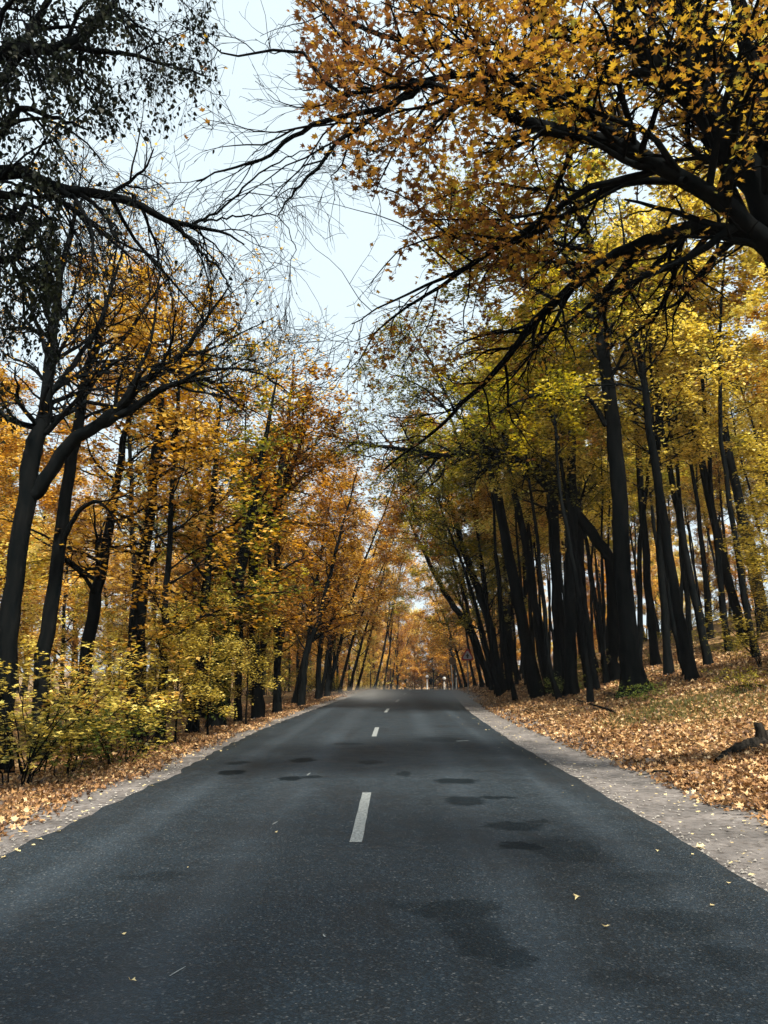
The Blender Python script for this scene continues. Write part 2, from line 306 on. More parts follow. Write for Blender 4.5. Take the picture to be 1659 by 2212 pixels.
def paintmat():
    m, nt, o = newmat('worn_road_paint'); L = nt.links.new; tc = N_(nt, 'ShaderNodeTexCoord')
    n = N_(nt, 'ShaderNodeTexNoise'); n.inputs['Scale'].default_value = 30; n.inputs['Detail'].default_value = 5; n.inputs['Roughness'].default_value = .75; L(tc.outputs['Object'], n.inputs['Vector'])
    r = ramp(nt, [(.36, (.07,.075,.08)), (.5, (.17,.19,.20)), (.7, (.30,.32,.32))], n.outputs[0]); p = N_(nt, 'ShaderNodeBsdfPrincipled'); p.inputs['Roughness'].default_value = .7
    L(r.outputs[0], p.inputs['Base Color']); L(p.outputs[0], o.inputs[0]); return m
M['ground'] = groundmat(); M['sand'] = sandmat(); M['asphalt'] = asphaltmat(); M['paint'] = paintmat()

# ------------------------------------------------------------------ ground, shoulders, road, markings
def grid(name, xs_of_y, ys, zf, mat):
    mb = MB(); X = np.array([xs_of_y(y) for y in ys]); Y = np.repeat(ys[:, None], X.shape[1], 1); Z = zf(X, Y)
    i = np.arange(X.size).reshape(X.shape); F = np.stack([i[:-1, :-1], i[:-1, 1:], i[1:, 1:], i[1:, :-1]], -1).reshape(-1, 4)
    mb.add(np.stack([X, Y, Z], -1), F); return tag(link(name, mb.mesh(name, True), mat), kind='structure')
ys = np.concatenate([np.linspace(-25, 0, 12)[:-1], np.arange(0, 40, .3), np.arange(40, 110, .9), np.arange(110, 240, 4), np.geomspace(240, 1500, 22)])
us = np.concatenate([-np.geomspace(12, 900, 40)[::-1], np.arange(-11.8, 12.1, .25), np.geomspace(12.3, 900, 50)])
def lower(X, Y):
    u = X - bend(Y); z = H(X, Y)
    return np.where((u > -3.5) & (u < 2.85), z - .05, z)
grid('ground', lambda y: us + float(bend(y)), ys, lower, M['ground'])
ry = np.concatenate([np.arange(-25, 60, .25), np.arange(60, 230, 1.5)])
rl = lambda y: -3.38 - .18*math.exp(-((y-20)/7)**2) + .035*math.sin(y*2.3)*math.sin(y*.9+1) + .03*math.sin(y*7.1) + .12*math.exp(-((y-12.1)/.8)**2)
rr_ = lambda y: 2.72 - .08*math.exp(-((y-18)/5)**2) + .012*math.sin(y*1.7) + .012*math.sin(y*5.3+1)
def roadz(X, Y): return profile(Y) + .012 + .02*np.clip(1-((X-bend(Y)+.33)/3.05)**2, 0, 1)
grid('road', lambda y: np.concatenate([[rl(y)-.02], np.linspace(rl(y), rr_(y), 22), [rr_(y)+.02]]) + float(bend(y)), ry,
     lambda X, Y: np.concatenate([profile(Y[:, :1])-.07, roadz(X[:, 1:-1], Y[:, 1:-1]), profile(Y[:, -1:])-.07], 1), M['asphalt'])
def sz(X, Y): return np.maximum(H(X, Y) + .012, profile(Y) - .022)
grid('shoulder_right', lambda y: np.linspace(2.5, 4.0 + (.35 if y < 12 else .35-.2*min(1, (y-12)/12)) + .12*math.sin(y*1.1) + .06*math.sin(y*3.7), 14) + float(bend(y)), ry, sz, M['sand'])
grid('shoulder_left', lambda y: np.linspace(-4.25 - .12*math.sin(y*1.3+.5) - .07*math.sin(y*3.1), -3.2, 10) + float(bend(y)), ry, sz, M['sand'])
def dash(a, b, w=.1, x0=-.31, name='centre_line_dash'):
    yy = np.linspace(a, b, 8); mb = MB()
    X = np.stack([x0 - w/2 + bend(yy) - bend(10) + .003*np.sin(yy*9), x0 + w/2 + bend(yy) - bend(10) + .003*np.sin(yy*7+2)], 1); Y = np.stack([yy, yy], 1)
    if a > 15: X -= .13*(1-max(0, min(1, (a-22)/16)))
    Z = roadz(X, Y) + .004; i = np.arange(16).reshape(8, 2)
    mb.add(np.stack([X, Y, Z], -1), np.stack([i[:-1, 0], i[:-1, 1], i[1:, 1], i[1:, 0]], -1)); return tag(link(name, mb.mesh(name), M['paint']), kind='structure')
for a, b in ((7.56, 10.47), (18.9, 21.8), (29.2, 31.9), (38.3, 41.5), (49, 52.5), (60, 63)): dash(a, b, .115, -.345)
def scrap(px, py, ln, wd, ang):       # flecks of old paint
    v = ray(px, py); g = v*(-EYE/v[2]); mb = MB(); c, s = math.cos(ang), math.sin(ang)
    pts = [(-ln/2, -wd/2), (ln*.1, -wd*.35), (ln/2, -wd*.2), (ln/2, wd*.3), (0, wd/2), (-ln/2, wd*.3)]
    X = np.array([g[0] + c*x - s*y for x, y in pts]); Y = np.array([g[1] + s*x + c*y for x, y in pts]); mb.add(np.stack([X, Y, roadz(X, Y) + .004], -1), [[0, 1, 2, 3, 4, 5]])
    tag(link('old_paint_mark', mb.mesh('old_paint_mark'), M['paint']), kind='structure')
scrap(383, 2113, .14, .012, 1.2); scrap(594, 1785, .16, .02, 1.35); scrap(667, 1677, .3, .03, 1.5); scrap(700, 2035, .05, .012, 1.9); scrap(1000, 1603, .35, .1, .5)

# ------------------------------------------------------------------ trees
SKY = [(455,-200),(470,60),(500,150),(470,250),(400,310),(170,300),(140,345),(340,400),(480,520),(600,640),(655,760),(700,800),(745,780),(800,720),(820,600),(870,520),(850,440),(740,400),(650,320),(620,200),(630,80),(600,-200)]
def inpoly(px, py, poly):
    ins = np.zeros(len(px), bool); n = len(poly)
    for i in range(n):
        x1, y1 = poly[i]; x2, y2 = poly[(i+1) % n]
        c = ((y1 > py) != (y2 > py)) & (px < (x2-x1)*(py-y1)/(y2-y1+1e-9) + x1); ins ^= c
    return ins
def thin(Pt, R, rng, p=.5):
    px, py = project(Pt[:, -1]); k = ~inpoly(px, py, SKY) | (rng.uniform(size=len(Pt)) < p); return Pt[k], R[k]
def keepsky(p_in=.06, base=1.0):
    def f(p):
        px, py = project(p); return np.where(inpoly(px, py, SKY), p_in, base)
    return f
def limb(pts, K=22, wob=.01, seed=0):    # pts: (px,py,Y,r) or world (x,y,z,r) flagged with 'w'
    Q = []; 
    for p in pts:
        if p[0] == 'w': Q.append((*p[1:4], p[4]))
        else: q = P(p[0], p[1], p[2]); Q.append((*q, p[3]))
    S = spline(Q, K); r = np.random.default_rng(seed+len(pts)); S[1:-1, :3] += r.normal(size=(K-2, 3))*wob
    return S[:, :3], np.maximum(S[:, 3], .006)
def flare(Pt, R, k=1.7, hgt=.8):
    z = Pt[:, 2]-Pt[0, 2]; return R*(1 + (k-1)*np.exp(-z/(hgt*.4)))
def finish_tree(name, base, wood, leaf, leafmat_, label, group=None, cat='tree', bark='bark'):
    rt = empty(name, base); off = -np.asarray(base, float)
    for mb in (wood, leaf):
        if mb.V: mb.V = [v + off for v in mb.V]
    link('trunk', wood.mesh('trunk', True), M[bark], rt)
    if leaf.V: link('crown', leaf.mesh('crown'), M[leafmat_], rt)
    return tag(rt, label, cat, group)
def handtree(name, limbs, base, label, leafm, seed, n2=10, l2=2.2, n3=7, l3=.9, n4=4, l4=.35, nl=4, lsize=.12, tmpl=MAPLE, up=1., droop=.3,
             sk=.06, keep=1., grav=.0, flat=.2, tintf=None, tthin=.5, tmin=.25, group=None, cat='tree', rmin=.004, skip=0, lbase=None, wander=.5):
    rng = np.random.default_rng(seed); wood, leaf = MB(), MB(); L1 = []
    for i, (Pt, R) in enumerate(limbs):
        tubes(wood, Pt[None], R[None], 12 if R.max() > .08 else 8, .035)
        if i >= skip: L1.append((Pt, R))
    if lbase is not None: keepf = lambda p: keepsky(sk, keep)(p)*lbase(p)
    else: keepf = keepsky(sk, keep)
    for Pt, R in L1:
        ln = np.linalg.norm(np.diff(Pt, axis=0), axis=1).sum()
        A, RA = grow(rng, Pt[None], R[None], max(3, int(n2*ln/5)), l2, 48, 8, grav, wander, tmin, .5, rmin*1.6, .45, flat)
        A, RA = thin(A, RA, rng, tthin+.2)
        if not len(A): continue
        B, RB = grow(rng, A, RA, n3, l3, 42, 6, grav, wander, .15, .6, rmin*1.2, .4, flat); B, RB = thin(B, RB, rng, tthin)
        D, RD = grow(rng, B, RB, n4, l4, 40, 4, grav*1.5, wander, .15, .65, rmin, .3, flat); D, RD = thin(D, RD, rng, tthin)
        tubes(wood, A, RA, 6); tubes(wood, B, RB, 4); tubes(wood, D, RD, 3)
        if nl: twig_leaves(leaf, rng, np.concatenate([D]), nl, lsize, tmpl, up, droop, .04, keepf, tintf)
    return finish_tree(name, base, wood, leaf, leafm, label, group, cat)

# --- the near maple on the right: its stem stands just outside the frame, its limbs cross the road
mb_ = np.array([6.75, 9.2, float(H(6.75, 9.2)) - .1])
def W(p, r): return ('w', p[0], p[1], p[2], r)
fork = P(1690, 640, 9.2)
L = []
L.append(limb([W(mb_, .40), W(mb_*[1, 1, 0]+[.05, 0, 2.6], .33), W(mb_*[1, 1, 0]+[-.15, 0, 5.0], .31), (1750, 640, 9.2, .28)], 24, .01)); L[0] = (L[0][0], flare(L[0][0], L[0][1]))
L.append(limb([W(mb_*[1, 1, 0]+[-.15, 0, 4.6], .27), (1735, 640, 9.2, .26), (1665, 440, 9.2, .23), (1600, 350, 9.2, .2), (1540, 260, 9.1, .165), (1480, 200, 9.0, .14), (1430, 160, 8.9, .14), (1380, 100, 8.8, .11), (1345, 40, 8.7, .09), (1320, -60, 8.6, .07), (1290, -180, 8.5, .04)]))
L.append(limb([(1690, 500, 9.25, .2), (1659, 280, 9.4, .18), (1600, 180, 9.5, .165), (1530, 90, 9.6, .15), (1485, 0, 9.7, .13), (1440, -130, 9.8, .1)]))
L.append(limb([(1520, 240, 9.05, .15), (1495, 140, 9.0, .13), (1490, 80, 9.0, .1), (1450, 0, 9.0, .08), (1430, -100, 9, .05)]))
L.append(limb([(1640, 210, 9.4, .12), (1612, 100, 9.3, .1), (1594, 0, 9.2, .09), (1580, -120, 9, .05)]))
L.append(limb([W(mb_*[1, 1, 0]+[-.1, 0, 4.9], .24), (1735, 600, 9.2, .18), (1609, 480, 9.0, .125), (1529, 415, 8.8, .11), (1429, 360, 8.6, .098), (1329, 310, 8.4, .09), (1219, 285, 8.2, .08), (1109, 255, 8.1, .07), (1029, 220, 8.0, .06), (929, 185, 8.0, .045), (860, 190, 8.0, .038)]))
L.append(limb([(900, 183, 8.0, .036), (829, 232, 8.0, .034), (700, 262, 8.0, .03), (625, 300, 8.1, .026), (565, 345, 8.2, .019), (475, 370, 8.3, .012), (425, 392, 8.4, .008)]))
L.append(limb([(905, 190, 8.0, .034), (829, 240, 7.9, .03), (740, 300, 7.8, .025), (680, 370, 7.8, .02), (640, 410, 7.8, .015), (600, 465, 7.8, .007)]))
L.append(limb([(1400, 340, 8.6, .07), (1354, 300, 8.7, .068), (1254, 225, 8.9, .062), (1149, 150, 9.0, .055), (1069, 120, 9.1, .048), (954, 100, 9.2, .042), (829, 78, 9.3, .034), (750, 40, 9.4, .03), (690, -5, 9.5, .02), (640, -60, 9.6, .01)]))
L.append(limb([(1354, 300, 8.7, .055), (1239, 245, 8.5, .052), (1179, 215, 8.4, .05), (1104, 170, 8.3, .05), (1044, 160, 8.3, .045), (929, 170, 8.2, .036), (829, 190, 8.1, .03), (720, 200, 8.1, .024), (640, 106, 8.1, .018), (505, 120, 8.1, .012), (450, 92, 8.1, .009), (375, 45, 8.1, .006)]))
L.append(limb([W(mb_*[1, 1, 0]+[-.1, 0, 5.2], .2), (1720, 560, 9.3, .15), (1579, 502, 9.6, .11), (1479, 498, 9.9, .11), (1404, 520, 10.2, .103), (1329, 552, 10.5, .09), (1254, 605, 10.8, .08), (1179, 670, 11.1, .066), (1129, 725, 11.3, .058), (1069, 805, 11.6, .045), (994, 875, 11.9, .034), (929, 940, 12.2, .024), (829, 1015, 12.5, .015)], 30))
L.append(limb([(1429, 365, 8.6, .05), (1329, 390, 8.9, .047), (1239, 425, 9.1, .044), (1179, 475, 9.3, .048), (1109, 515, 9.5, .042), (1029, 565, 9.7, .034), (929, 635, 9.9, .025), (829, 700, 10.1, .014), (770, 790, 10.2, .007)]))
L.append(limb([(1480, 390, 8.6, .05), (1329, 400, 9.3, .05), (1180, 490, 9.6, .042), (1069, 540, 9.8, .035), (960, 600, 10, .026), (829, 660, 10, .014), (760, 700, 10, .008)]))
def mtint(p, t): px, py = project(p); return np.clip(t*.75 + np.clip((px-700)/1600, 0, .28) - .1, 0, 1)
def mkeep(p):
    px, py = project(p); return np.where(py > 620, .45, 1)*np.where(px < 640, .1, 1)*np.where(py > 620, 1, np.clip(.45+(px-640)/900, .45, 1))*np.where((px < 760) & (py > 330), .2, 1)*np.where(p[:, 2] < 6, .3, 1)*np.where((px > 1300) & (p[:, 1] < 9.3), .45, 1)*np.where((px > 1150) & (py > 430), .45, 1)
handtree('maple_tree', L, mb_, 'big near maple at the right edge, dark limbs arching over the road, brown-gold leaves', 'maple_near', 11,
         n2=15, l2=2.4, n3=8, l3=1.0, n4=5, l4=.42, nl=5, lsize=.155, tmin=.12, tintf=mtint, lbase=mkeep, tthin=.45, skip=1, flat=.15, sk=.03)

# --- near birch on the left: stem outside the frame, hanging twigs of small dark leaves
bb = np.array([-6.4, 7.5, float(H(-6.4, 7.5)) - .1])
L = []
L.append(limb([W(bb, .2), W(bb*[1, 1, 0]+[.1, 0, 4], .17), W(bb*[1, 1, 0]+[.3, 0, 8], .14), W(bb*[1, 1, 0]+[.5, 0, 13], .08)], 24, .02))
b7 = bb*[1, 1, 0]
L.append(limb([W(b7+[.25, 0, 6.6], .1), (0, 372, 7.8, .085), (75, 385, 7.9, .075), (150, 410, 8.0, .062), (240, 425, 8.1, .052), (300, 445, 8.2, .045), (360, 475, 8.3, .036), (425, 488, 8.4, .026), (490, 505, 8.5, .016), (528, 528, 8.6, .008)]))
L.append(limb([(375, 480, 8.3, .028), (430, 540, 8.3, .02), (475, 582, 8.3, .012), (500, 640, 8.3, .006)]))
L.append(limb([(415, 486, 8.4, .02), (480, 450, 8.4, .014), (530, 402, 8.4, .012), (600, 350, 8.4, .009), (680, 318, 8.4, .005)]))
L.append(limb([(440, 480, 8.4, .014), (510, 468, 8.5, .011), (600, 468, 8.5, .007), (640, 540, 8.5, .004)]))
L.append(limb([W(b7+[.3, 0, 7.6], .09), (0, 120, 7.6, .075), (50, 108, 7.6, .07), (145, 96, 7.6, .055), (200, 50, 7.7, .045), (250, 0, 7.8, .035), (300, -90, 8, .02)]))
L.append(limb([(140, 96, 7.6, .04), (200, 108, 7.7, .035), (265, 115, 7.8, .026), (350, 135, 7.9, .018), (450, 165, 8, .008)]))
L.append(limb([(-20, 190, 7.6, .06), (20, 150, 7.6, .055), (70, 70, 7.6, .045), (105, 0, 7.6, .035), (130, -80, 7.6, .02)]))
L.append(limb([(-30, 330, 7.7, .055), (15, 270, 7.7, .045), (45, 235, 7.7, .035), (110, 250, 7.7, .025), (190, 280, 7.8, .01)]))
L.append(limb([W(b7+[.3, 0, 6.8], .06), (-10, 560, 8.2, .05), (60, 500, 8.3, .035), (110, 470, 8.4, .02)]))
L.append(limb([W(b7+[.3, 0, 7.2], .06), (0, 420, 7.9, .05), (50, 400, 8., .035), (100, 430, 8.1, .02)]))
L.append(limb([W(b7+[.3, 0, 7.4], .06), (0, 470, 8.2, .05), (60, 440, 8.4, .03), (120, 480, 8.6, .012)]))
L.append(limb([W(b7+[.3, 0, 8.8], .08), (0, -40, 7.5, .06), (120, -100, 7.6, .04), (330, -120, 7.8, .02)]))
def bkeep(p):
    px, py = project(p); d = np.where(py < 345, 1., .9)
    d = np.where((px > 130) & (py > 345), .05, d); return np.where((px > 280), d*.45, d)
handtree('birch_tree', L, bb, 'near birch at the left edge with hanging twigs of small dark leaves against the sky', 'dark', 12, n2=15, l2=2.0, n3=7, l3=.9, n4=5, l4=.45,
         nl=9, lsize=.09, tmpl=HEART, up=.1, droop=1.1, grav=-.9, flat=.1, sk=.14, tthin=.35, lbase=bkeep, skip=1, tmin=.12, rmin=.003)

# --- forked tree at the left with wide bare limbs and its straighter neighbour
def basept(px, py, Y): q = P(px, py, Y); q[2] = float(H(q[0], q[1])) - .08; return q
c0 = basept(5, 1560, 15)
L = [limb([W(c0, .23), (15, 1400, 15, .195), (35, 1240, 15, .18), (65, 1020, 15, .175), (78, 945, 15, .16), (98, 880, 15.1, .13), (112, 745, 15.2, .1), (130, 600, 15.3, .075), (160, 480, 15.5, .045), (200, 380, 15.6, .015)], 34, .02)]
L[0] = (L[0][0], flare(L[0][0], L[0][1], 1.4))
L.append(limb([(70, 1070, 15, .13), (90, 1050, 15, .14), (145, 965, 14.9, .13), (200, 925, 14.8, .12), (260, 880, 14.7, .1), (310, 825, 14.6, .085), (380, 775, 14.5, .06), (435, 705, 14.4, .04), (500, 610, 14.3, .012)], 28))
L.append(limb([(210, 920, 14.8, .09), (290, 880, 14.6, .075), (350, 840, 14.5, .06), (425, 820, 14.4, .045), (475, 838, 14.3, .03), (540, 900, 14.2, .01)]))
L.append(limb([(330, 850, 14.5, .05), (410, 815, 14.3, .042), (450, 800, 14.2, .035), (550, 802, 14, .02), (640, 860, 13.9, .006)]))
L.append(limb([(260, 880, 14.7, .06), (300, 800, 14.9, .045), (330, 720, 15, .03), (345, 600, 15.1, .02), (360, 480, 15.2, .008)]))
L.append(limb([(120, 840, 15.1, .07), (170, 770, 15.2, .055), (215, 700, 15.2, .04), (260, 560, 15.3, .025), (290, 430, 15.3, .008)]))
L.append(limb([(110, 790, 15.1, .06), (80, 700, 15.2, .045), (40, 600, 15.3, .03), (20, 480, 15.3, .01)]))
L.append(limb([(380, 770, 14.5, .04), (440, 760, 14.6, .03), (520, 720, 14.8, .018), (600, 680, 15, .006)]))
handtree('oak_tree', L, c0, 'thick forked tree on the left verge with a long bare limb reaching right', 'gold', 13, n2=12, l2=2.4, n3=7, l3=1.1, n4=4, l4=.5, nl=4, lsize=.12, tmpl=LOBE,
         grav=.25, sk=.15, keep=.22, tthin=.8, rmin=.005, skip=0, tmin=.42, wander=.6)
c1 = basept(88, 1560, 16.5)
L = [limb([W(c1, .2), (92, 1440, 16.5, .165), (120, 1250, 16.5, .145), (150, 1020, 16.5, .13), (170, 920, 16.5, .115), (185, 820, 16.5, .1), (205, 750, 16.5, .085), (235, 650, 16.5, .05), (255, 520, 16.5, .015)], 30, .02)]
L.append(limb([(195, 780, 16.5, .06), (260, 740, 16.6, .045), (330, 640, 16.8, .03), (400, 560, 17, .008)]))
L.append(limb([(130, 1180, 16.5, .06), (170, 1105, 16.2, .05), (215, 1085, 16, .035), (260, 1140, 15.8, .012)]))
handtree('oak_tree', L, c1, 'slimmer straight tree just right of the thick forked tree on the left verge', 'gold', 14, n2=10, l2=2., n3=7, l3=1., n4=5, l4=.45, nl=3, lsize=.13, tmpl=LOBE, keep=.5, sk=.2, grav=.2, tthin=.8, tmin=.5, rmin=.005)

# --- right side: the tall stem and the stem that arches over the road
d0 = place(1375, 1497); Y = d0[1]
L = [limb([W(d0-[0, 0, .1], .40), (1362, 1420, Y, .31), (1348, 1250, Y, .29), (1336, 1050, Y, .27), (1322, 900, Y, .25), (1300, 750, Y, .21), (1284, 600, Y, .17), (1264, 500, Y, .15), (1240, 430, Y, .12), (1225, 330, Y, .09), (1200, 200, Y, .05)], 40, .02)]
L[0] = (L[0][0], flare(L[0][0], L[0][1], 1.75, 1.3))
L.append(limb([(1284, 690, Y, .1), (1230, 660, Y-.5, .085), (1150, 620, Y-1, .065), (1080, 560, Y-1.5, .045), (1020, 520, Y-2, .02)]))
L.append(limb([(1275, 625, Y, .1), (1225, 590, Y-.3, .09), (1140, 540, Y-.6, .07), (1060, 480, Y-1, .045), (980, 440, Y-1, .02)]))
L.append(limb([(1310, 920, Y, .1), (1270, 860, Y, .08), (1200, 850, Y-.5, .06), (1110, 870, Y-1, .04), (1040, 930, Y-1.5, .012)]))
handtree('maple_tree', L, d0, 'tallest straight dark trunk on the right verge with flared roots and a weedy foot', 'olive', 15, n2=14, l2=2.8, n3=8, l3=1.3, n4=5, l4=.5, nl=4, lsize=.18, tmpl=LOBE, flat=.5, up=1.4, tmin=.45, rmin=.006, grav=.1)
e0 = place(1326, 1473); Y = e0[1]
L = [limb([W(e0-[0, 0, .1], .3), (1325, 1400, Y, .25), (1319, 1225, Y-.3, .235), (1279, 1155, Y-1, .225), (1229, 1090, Y-1.6, .215), (1179, 1045, Y-2.2, .205), (1139, 1005, Y-2.8, .19), (1079, 980, Y-3.3, .17), (1029, 975, Y-3.8, .15), (954, 985, Y-4.3, .12), (880, 972, Y-4.8, .085), (800, 960, Y-5.2, .05), (720, 955, Y-5.6, .012)], 40, .025)]
L.append(limb([(1000, 978, Y-4.0, .06), (960, 880, Y-4, .05), (900, 830, Y-2.3, .035), (820, 800, Y-2.6, .012)]))
L.append(limb([(950, 985, Y-4.3, .05), (910, 1030, Y-4.4, .035), (860, 1080, Y-3, .012)]))
L.append(limb([(1060, 978, Y-3.5, .08), (990, 900, Y-3, .06), (930, 780, Y-1, .04), (880, 700, Y-1, .012)]))
handtree('maple_tree', L, e0, 'leaning dark trunk on the right that arches far out over the road', 'olive', 16, n2=15, l2=2.5, n3=8, l3=1.1, n4=5, l4=.45, nl=4, lsize=.17, tmpl=LOBE, tmin=.3, rmin=.006, sk=.3, keep=.6, tthin=.8, flat=.3, grav=-.15)

# --- generator for the rest of the wood
def gen_tree(seed, h, r0, c0, spread, nb, nl, lsize, up=1., flat=.3, tmpl=DIAM, n3=7, n4=6, lean=.0, twin=False, grav=.15, l3=1.3, keep=1.):
    rng = np.random.default_rng(seed); wood, leaf = MB(), MB(); K = 18; tr = []
    z = np.linspace(0, h, K); wob = np.cumsum(rng.normal(size=(K, 2))*.012*h/K*4, axis=0); wob[0] = 0
    Pt = np.stack([wob[:, 0] + lean*z*z/h, wob[:, 1], z], 1); R = r0*(1-.82*np.linspace(0, 1, K)**1.1); tr.append((Pt, flare(Pt, R, 1.5)))
    if twin:
        k = int(K*rng.uniform(.25, .4)); d = nz(np.array([rng.normal(), rng.normal(), 0.]))*.25
        zz = np.linspace(0, h*.85-z[k], K); Q = Pt[k] + np.stack([d[0]*zz, d[1]*zz, zz], 1) + np.cumsum(rng.normal(size=(K, 3))*[.03, .03, 0], axis=0); tr.append((Q, R[k]*.75*(1-.8*np.linspace(0, 1, K))))
    for i, (Pt, R) in enumerate(tr):
        tubes(wood, Pt[None], R[None], 9, .03); cc = c0 if i == 0 else .15
        A, RA = grow(rng, Pt[None], R[None], nb//len(tr), spread, 55, 8, grav, .4, cc, .45, .012, .6, flat*.5)
        B, RB = grow(rng, A, RA, n3, l3, 45, 5, grav*.5, .4, .2, .6, .008, .3, flat)
        D, RD = grow(rng, B, RB, n4, .6, 40, 3, 0, .4, .2, .6, .006, .2, flat)
        tubes(wood, A, RA, 5); tubes(wood, B, RB, 3); tubes(wood, D, RD, 3)
        if nl: twig_leaves(leaf, rng, D, nl, lsize, tmpl, up, .25, .1, (lambda p: np.full(len(p), keep)))
    return wood.mesh('tree_trunk', True), leaf.mesh('tree_crown') if nl else None
TALL = [gen_tree(100+i, 19+i % 3, .15, .45, 4.2, 28, 11, .23, 1.2, .55, LOBE if i < 2 else DIAM, twin=(i % 2 == 1), lean=.1*(i-2)/2) for i in range(5)]
MID = [gen_tree(120+i, 12+i, .13, .22, 3.4, 28, 9, .22, 1.3, .6, LOBE, lean=.12*(i-1)) for i in range(4)]
POLE = [gen_tree(140+i, 17+i, .12, .55, 2.8, 20, 10, .24, 1.2, .5, DIAM, n3=6, n4=5, lean=.06*(i-1)) for i in range(4)]
SAP = [gen_tree(150+i, 5.5+i, .05, .18, 2.0, 22, 11, .19, 1.8, .8, LOBE, n3=6, n4=4, l3=.8, grav=.05) for i in range(3)]
DENSE = [gen_tree(170+i, 13+i, .14, .06, 3.6, 32, 11, .28, 1.1, .4, LOBE, n3=8, lean=.05*(i-1)) for i in range(3)]
BARE = [gen_tree(160+i, 17+i, .15, .35, 3.8, 30, 2, .13, 1., .2, DIAM, twin=True, grav=.5) for i in range(3)]
def put(protos, k, x, y, leafm, label, group=None, rz=None, s=1., name='forest_tree', tilt=(0, 0), cat='tree', bark='bark', sink=.08):
    tm, cm = protos[k % len(protos)]
    rt = empty(name, (x, y, float(H(x, y)) - sink), RNG.uniform(0, 6.28) if rz is None else rz, s)
    rt.rotation_euler = (tilt[0], tilt[1], rt.rotation_euler[2])
    rt.rotation_mode = 'ZYX'
    link('trunk', tm, M[bark], rt)
    if cm: link('crown', cm, M[leafm], rt)
    return tag(rt, label, cat, group)
# stems one can point to: base pixel, pixel higher up the stem, width there in pixels
def stem(base, up1, up2, wpx, leafm, label, seed, name='forest_tree', top=17, keepc=1., nb=18, Y=None, c0=.45, nl=7, lsize=.22, spread=2.8, group=None):
    b = place(*base) if Y is None else basept(base[0], base[1], Y); Y = b[1]
    r = wpx/2*Y/FPX; q1 = P(up1[0], up1[1], Y); q2 = P(up2[0], up2[1], Y); dirn = nz(q2-q1); n = max(1., (top - q2[2])/max(dirn[2], .3)); q3 = q2 + nz(dirn + [0, 0, .25])*n
    Pt = spline([(*(b-[0, 0, .1]), r*1.12), (*q1, r), (*q2, r*.8), (*((q2+q3)/2), r*.5), (*q3, r*.12)], 26)
    rng = np.random.default_rng(seed); Pt[2:-1, :3] += rng.normal(size=(23, 3))*.025
    Pp, R = Pt[:, :3], flare(Pt[:, :3], np.maximum(Pt[:, 3], .012), 1.5, 1.); wood, leaf = MB(), MB()
    tubes(wood, Pp[None], R[None], 10, .03)
    A, RA = grow(rng, Pp[None], R[None], nb, spread, 55, 8, .15, .4, c0, .45, .012, .45, .3)
    B, RB = grow(rng, A, RA, 7, 1.2, 45, 5, .05, .4, .2, .6, .008, .3, .5); D, RD = grow(rng, B, RB, 5, .55, 40, 3, 0, .4, .2, .6, .006, .2, .5)
    D, RD = thin(D, RD, rng, .6)
    tubes(wood, A, RA, 5); tubes(wood, B, RB, 3); tubes(wood, D, RD, 3)
    twig_leaves(leaf, rng, D, nl, lsize, LOBE, 1.3, .25, .08, keepsky(.25, keepc))
    return finish_tree(name, b, wood, leaf, leafm, label, group)
S = [
 ((1164,1506),(1124,1326),(1068,1040),30,'olive','dark trunk leaning left, nearest to the road edge in the cluster of right-hand trunks'),
 ((1190,1500),(1158,1300),(1110,1050),20,'olive','thin trunk between the left-leaning trunk and the twin upright trunks on the right'),
 ((1210,1505),(1203,1300),(1195,1000),27,'gold','left one of the two upright trunks that share a foot in the right-hand cluster'),
 ((1234,1502),(1232,1300),(1236,1000),29,'olive','right one of the two upright trunks that share a foot in the right-hand cluster'),
 ((1082,1497),(1052,1330),(1005,1200),22,'olive','trunk curving left over the shoulder, left of the right-hand cluster'),
 ((1062,1483),(1018,1370),(955,1270),17,'gold','slanting trunk on the right that bends low over the far road, beside the triangular sign'),
 ((1287,1455),(1262,1300),(1240,1050),17,'gold','slender trunk behind and left of the arching trunk on the right slope'),
 ((1418,1438),(1402,1300),(1372,900),20,'yellow','straight trunk up the slope, first one right of the tallest trunk'),
 ((1497,1468),(1462,1300),(1400,900),25,'yellow','stout leaning trunk standing in the open leaf litter right of the tallest trunk'),
 ((1484,1460),(1452,1320),(1416,1000),13,'yellow','thin trunk hugging the left side of the stout leaning trunk in the leaf litter'),
 ((1532,1438),(1505,1310),(1445,1000),19,'yellow','leaning trunk with a flared foot, right of the stout leaning trunk in the litter'),
 ((1610,1385),(1572,1250),(1505,950),22,'yellow','trunk high on the right slope behind the small yellow-green bush'),
 ((1655,1362),(1620,1200),(1560,900),26,'yellow','thick trunk high on the slope at the right edge of the picture'),
 ((1030,1478),(1020,1400),(1000,1250),11,'gold','thin trunk just right of the triangular sign pole'),
 ((1120,1470),(1100,1380),(1070,1200),13,'olive','thin trunk seen through the gap left of the left-leaning trunk'),
]
for i, (b, u1, u2, wd, lm, lab) in enumerate(S):
    stem(b, u1, u2, wd*.82, lm, lab, 300+i, top=15 if i < 6 else 18, nb=18, nl=(5 if i in (0, 4, 5) else 3), c0=.6 if i < 6 else .5, spread=2.8, keepc=.9)
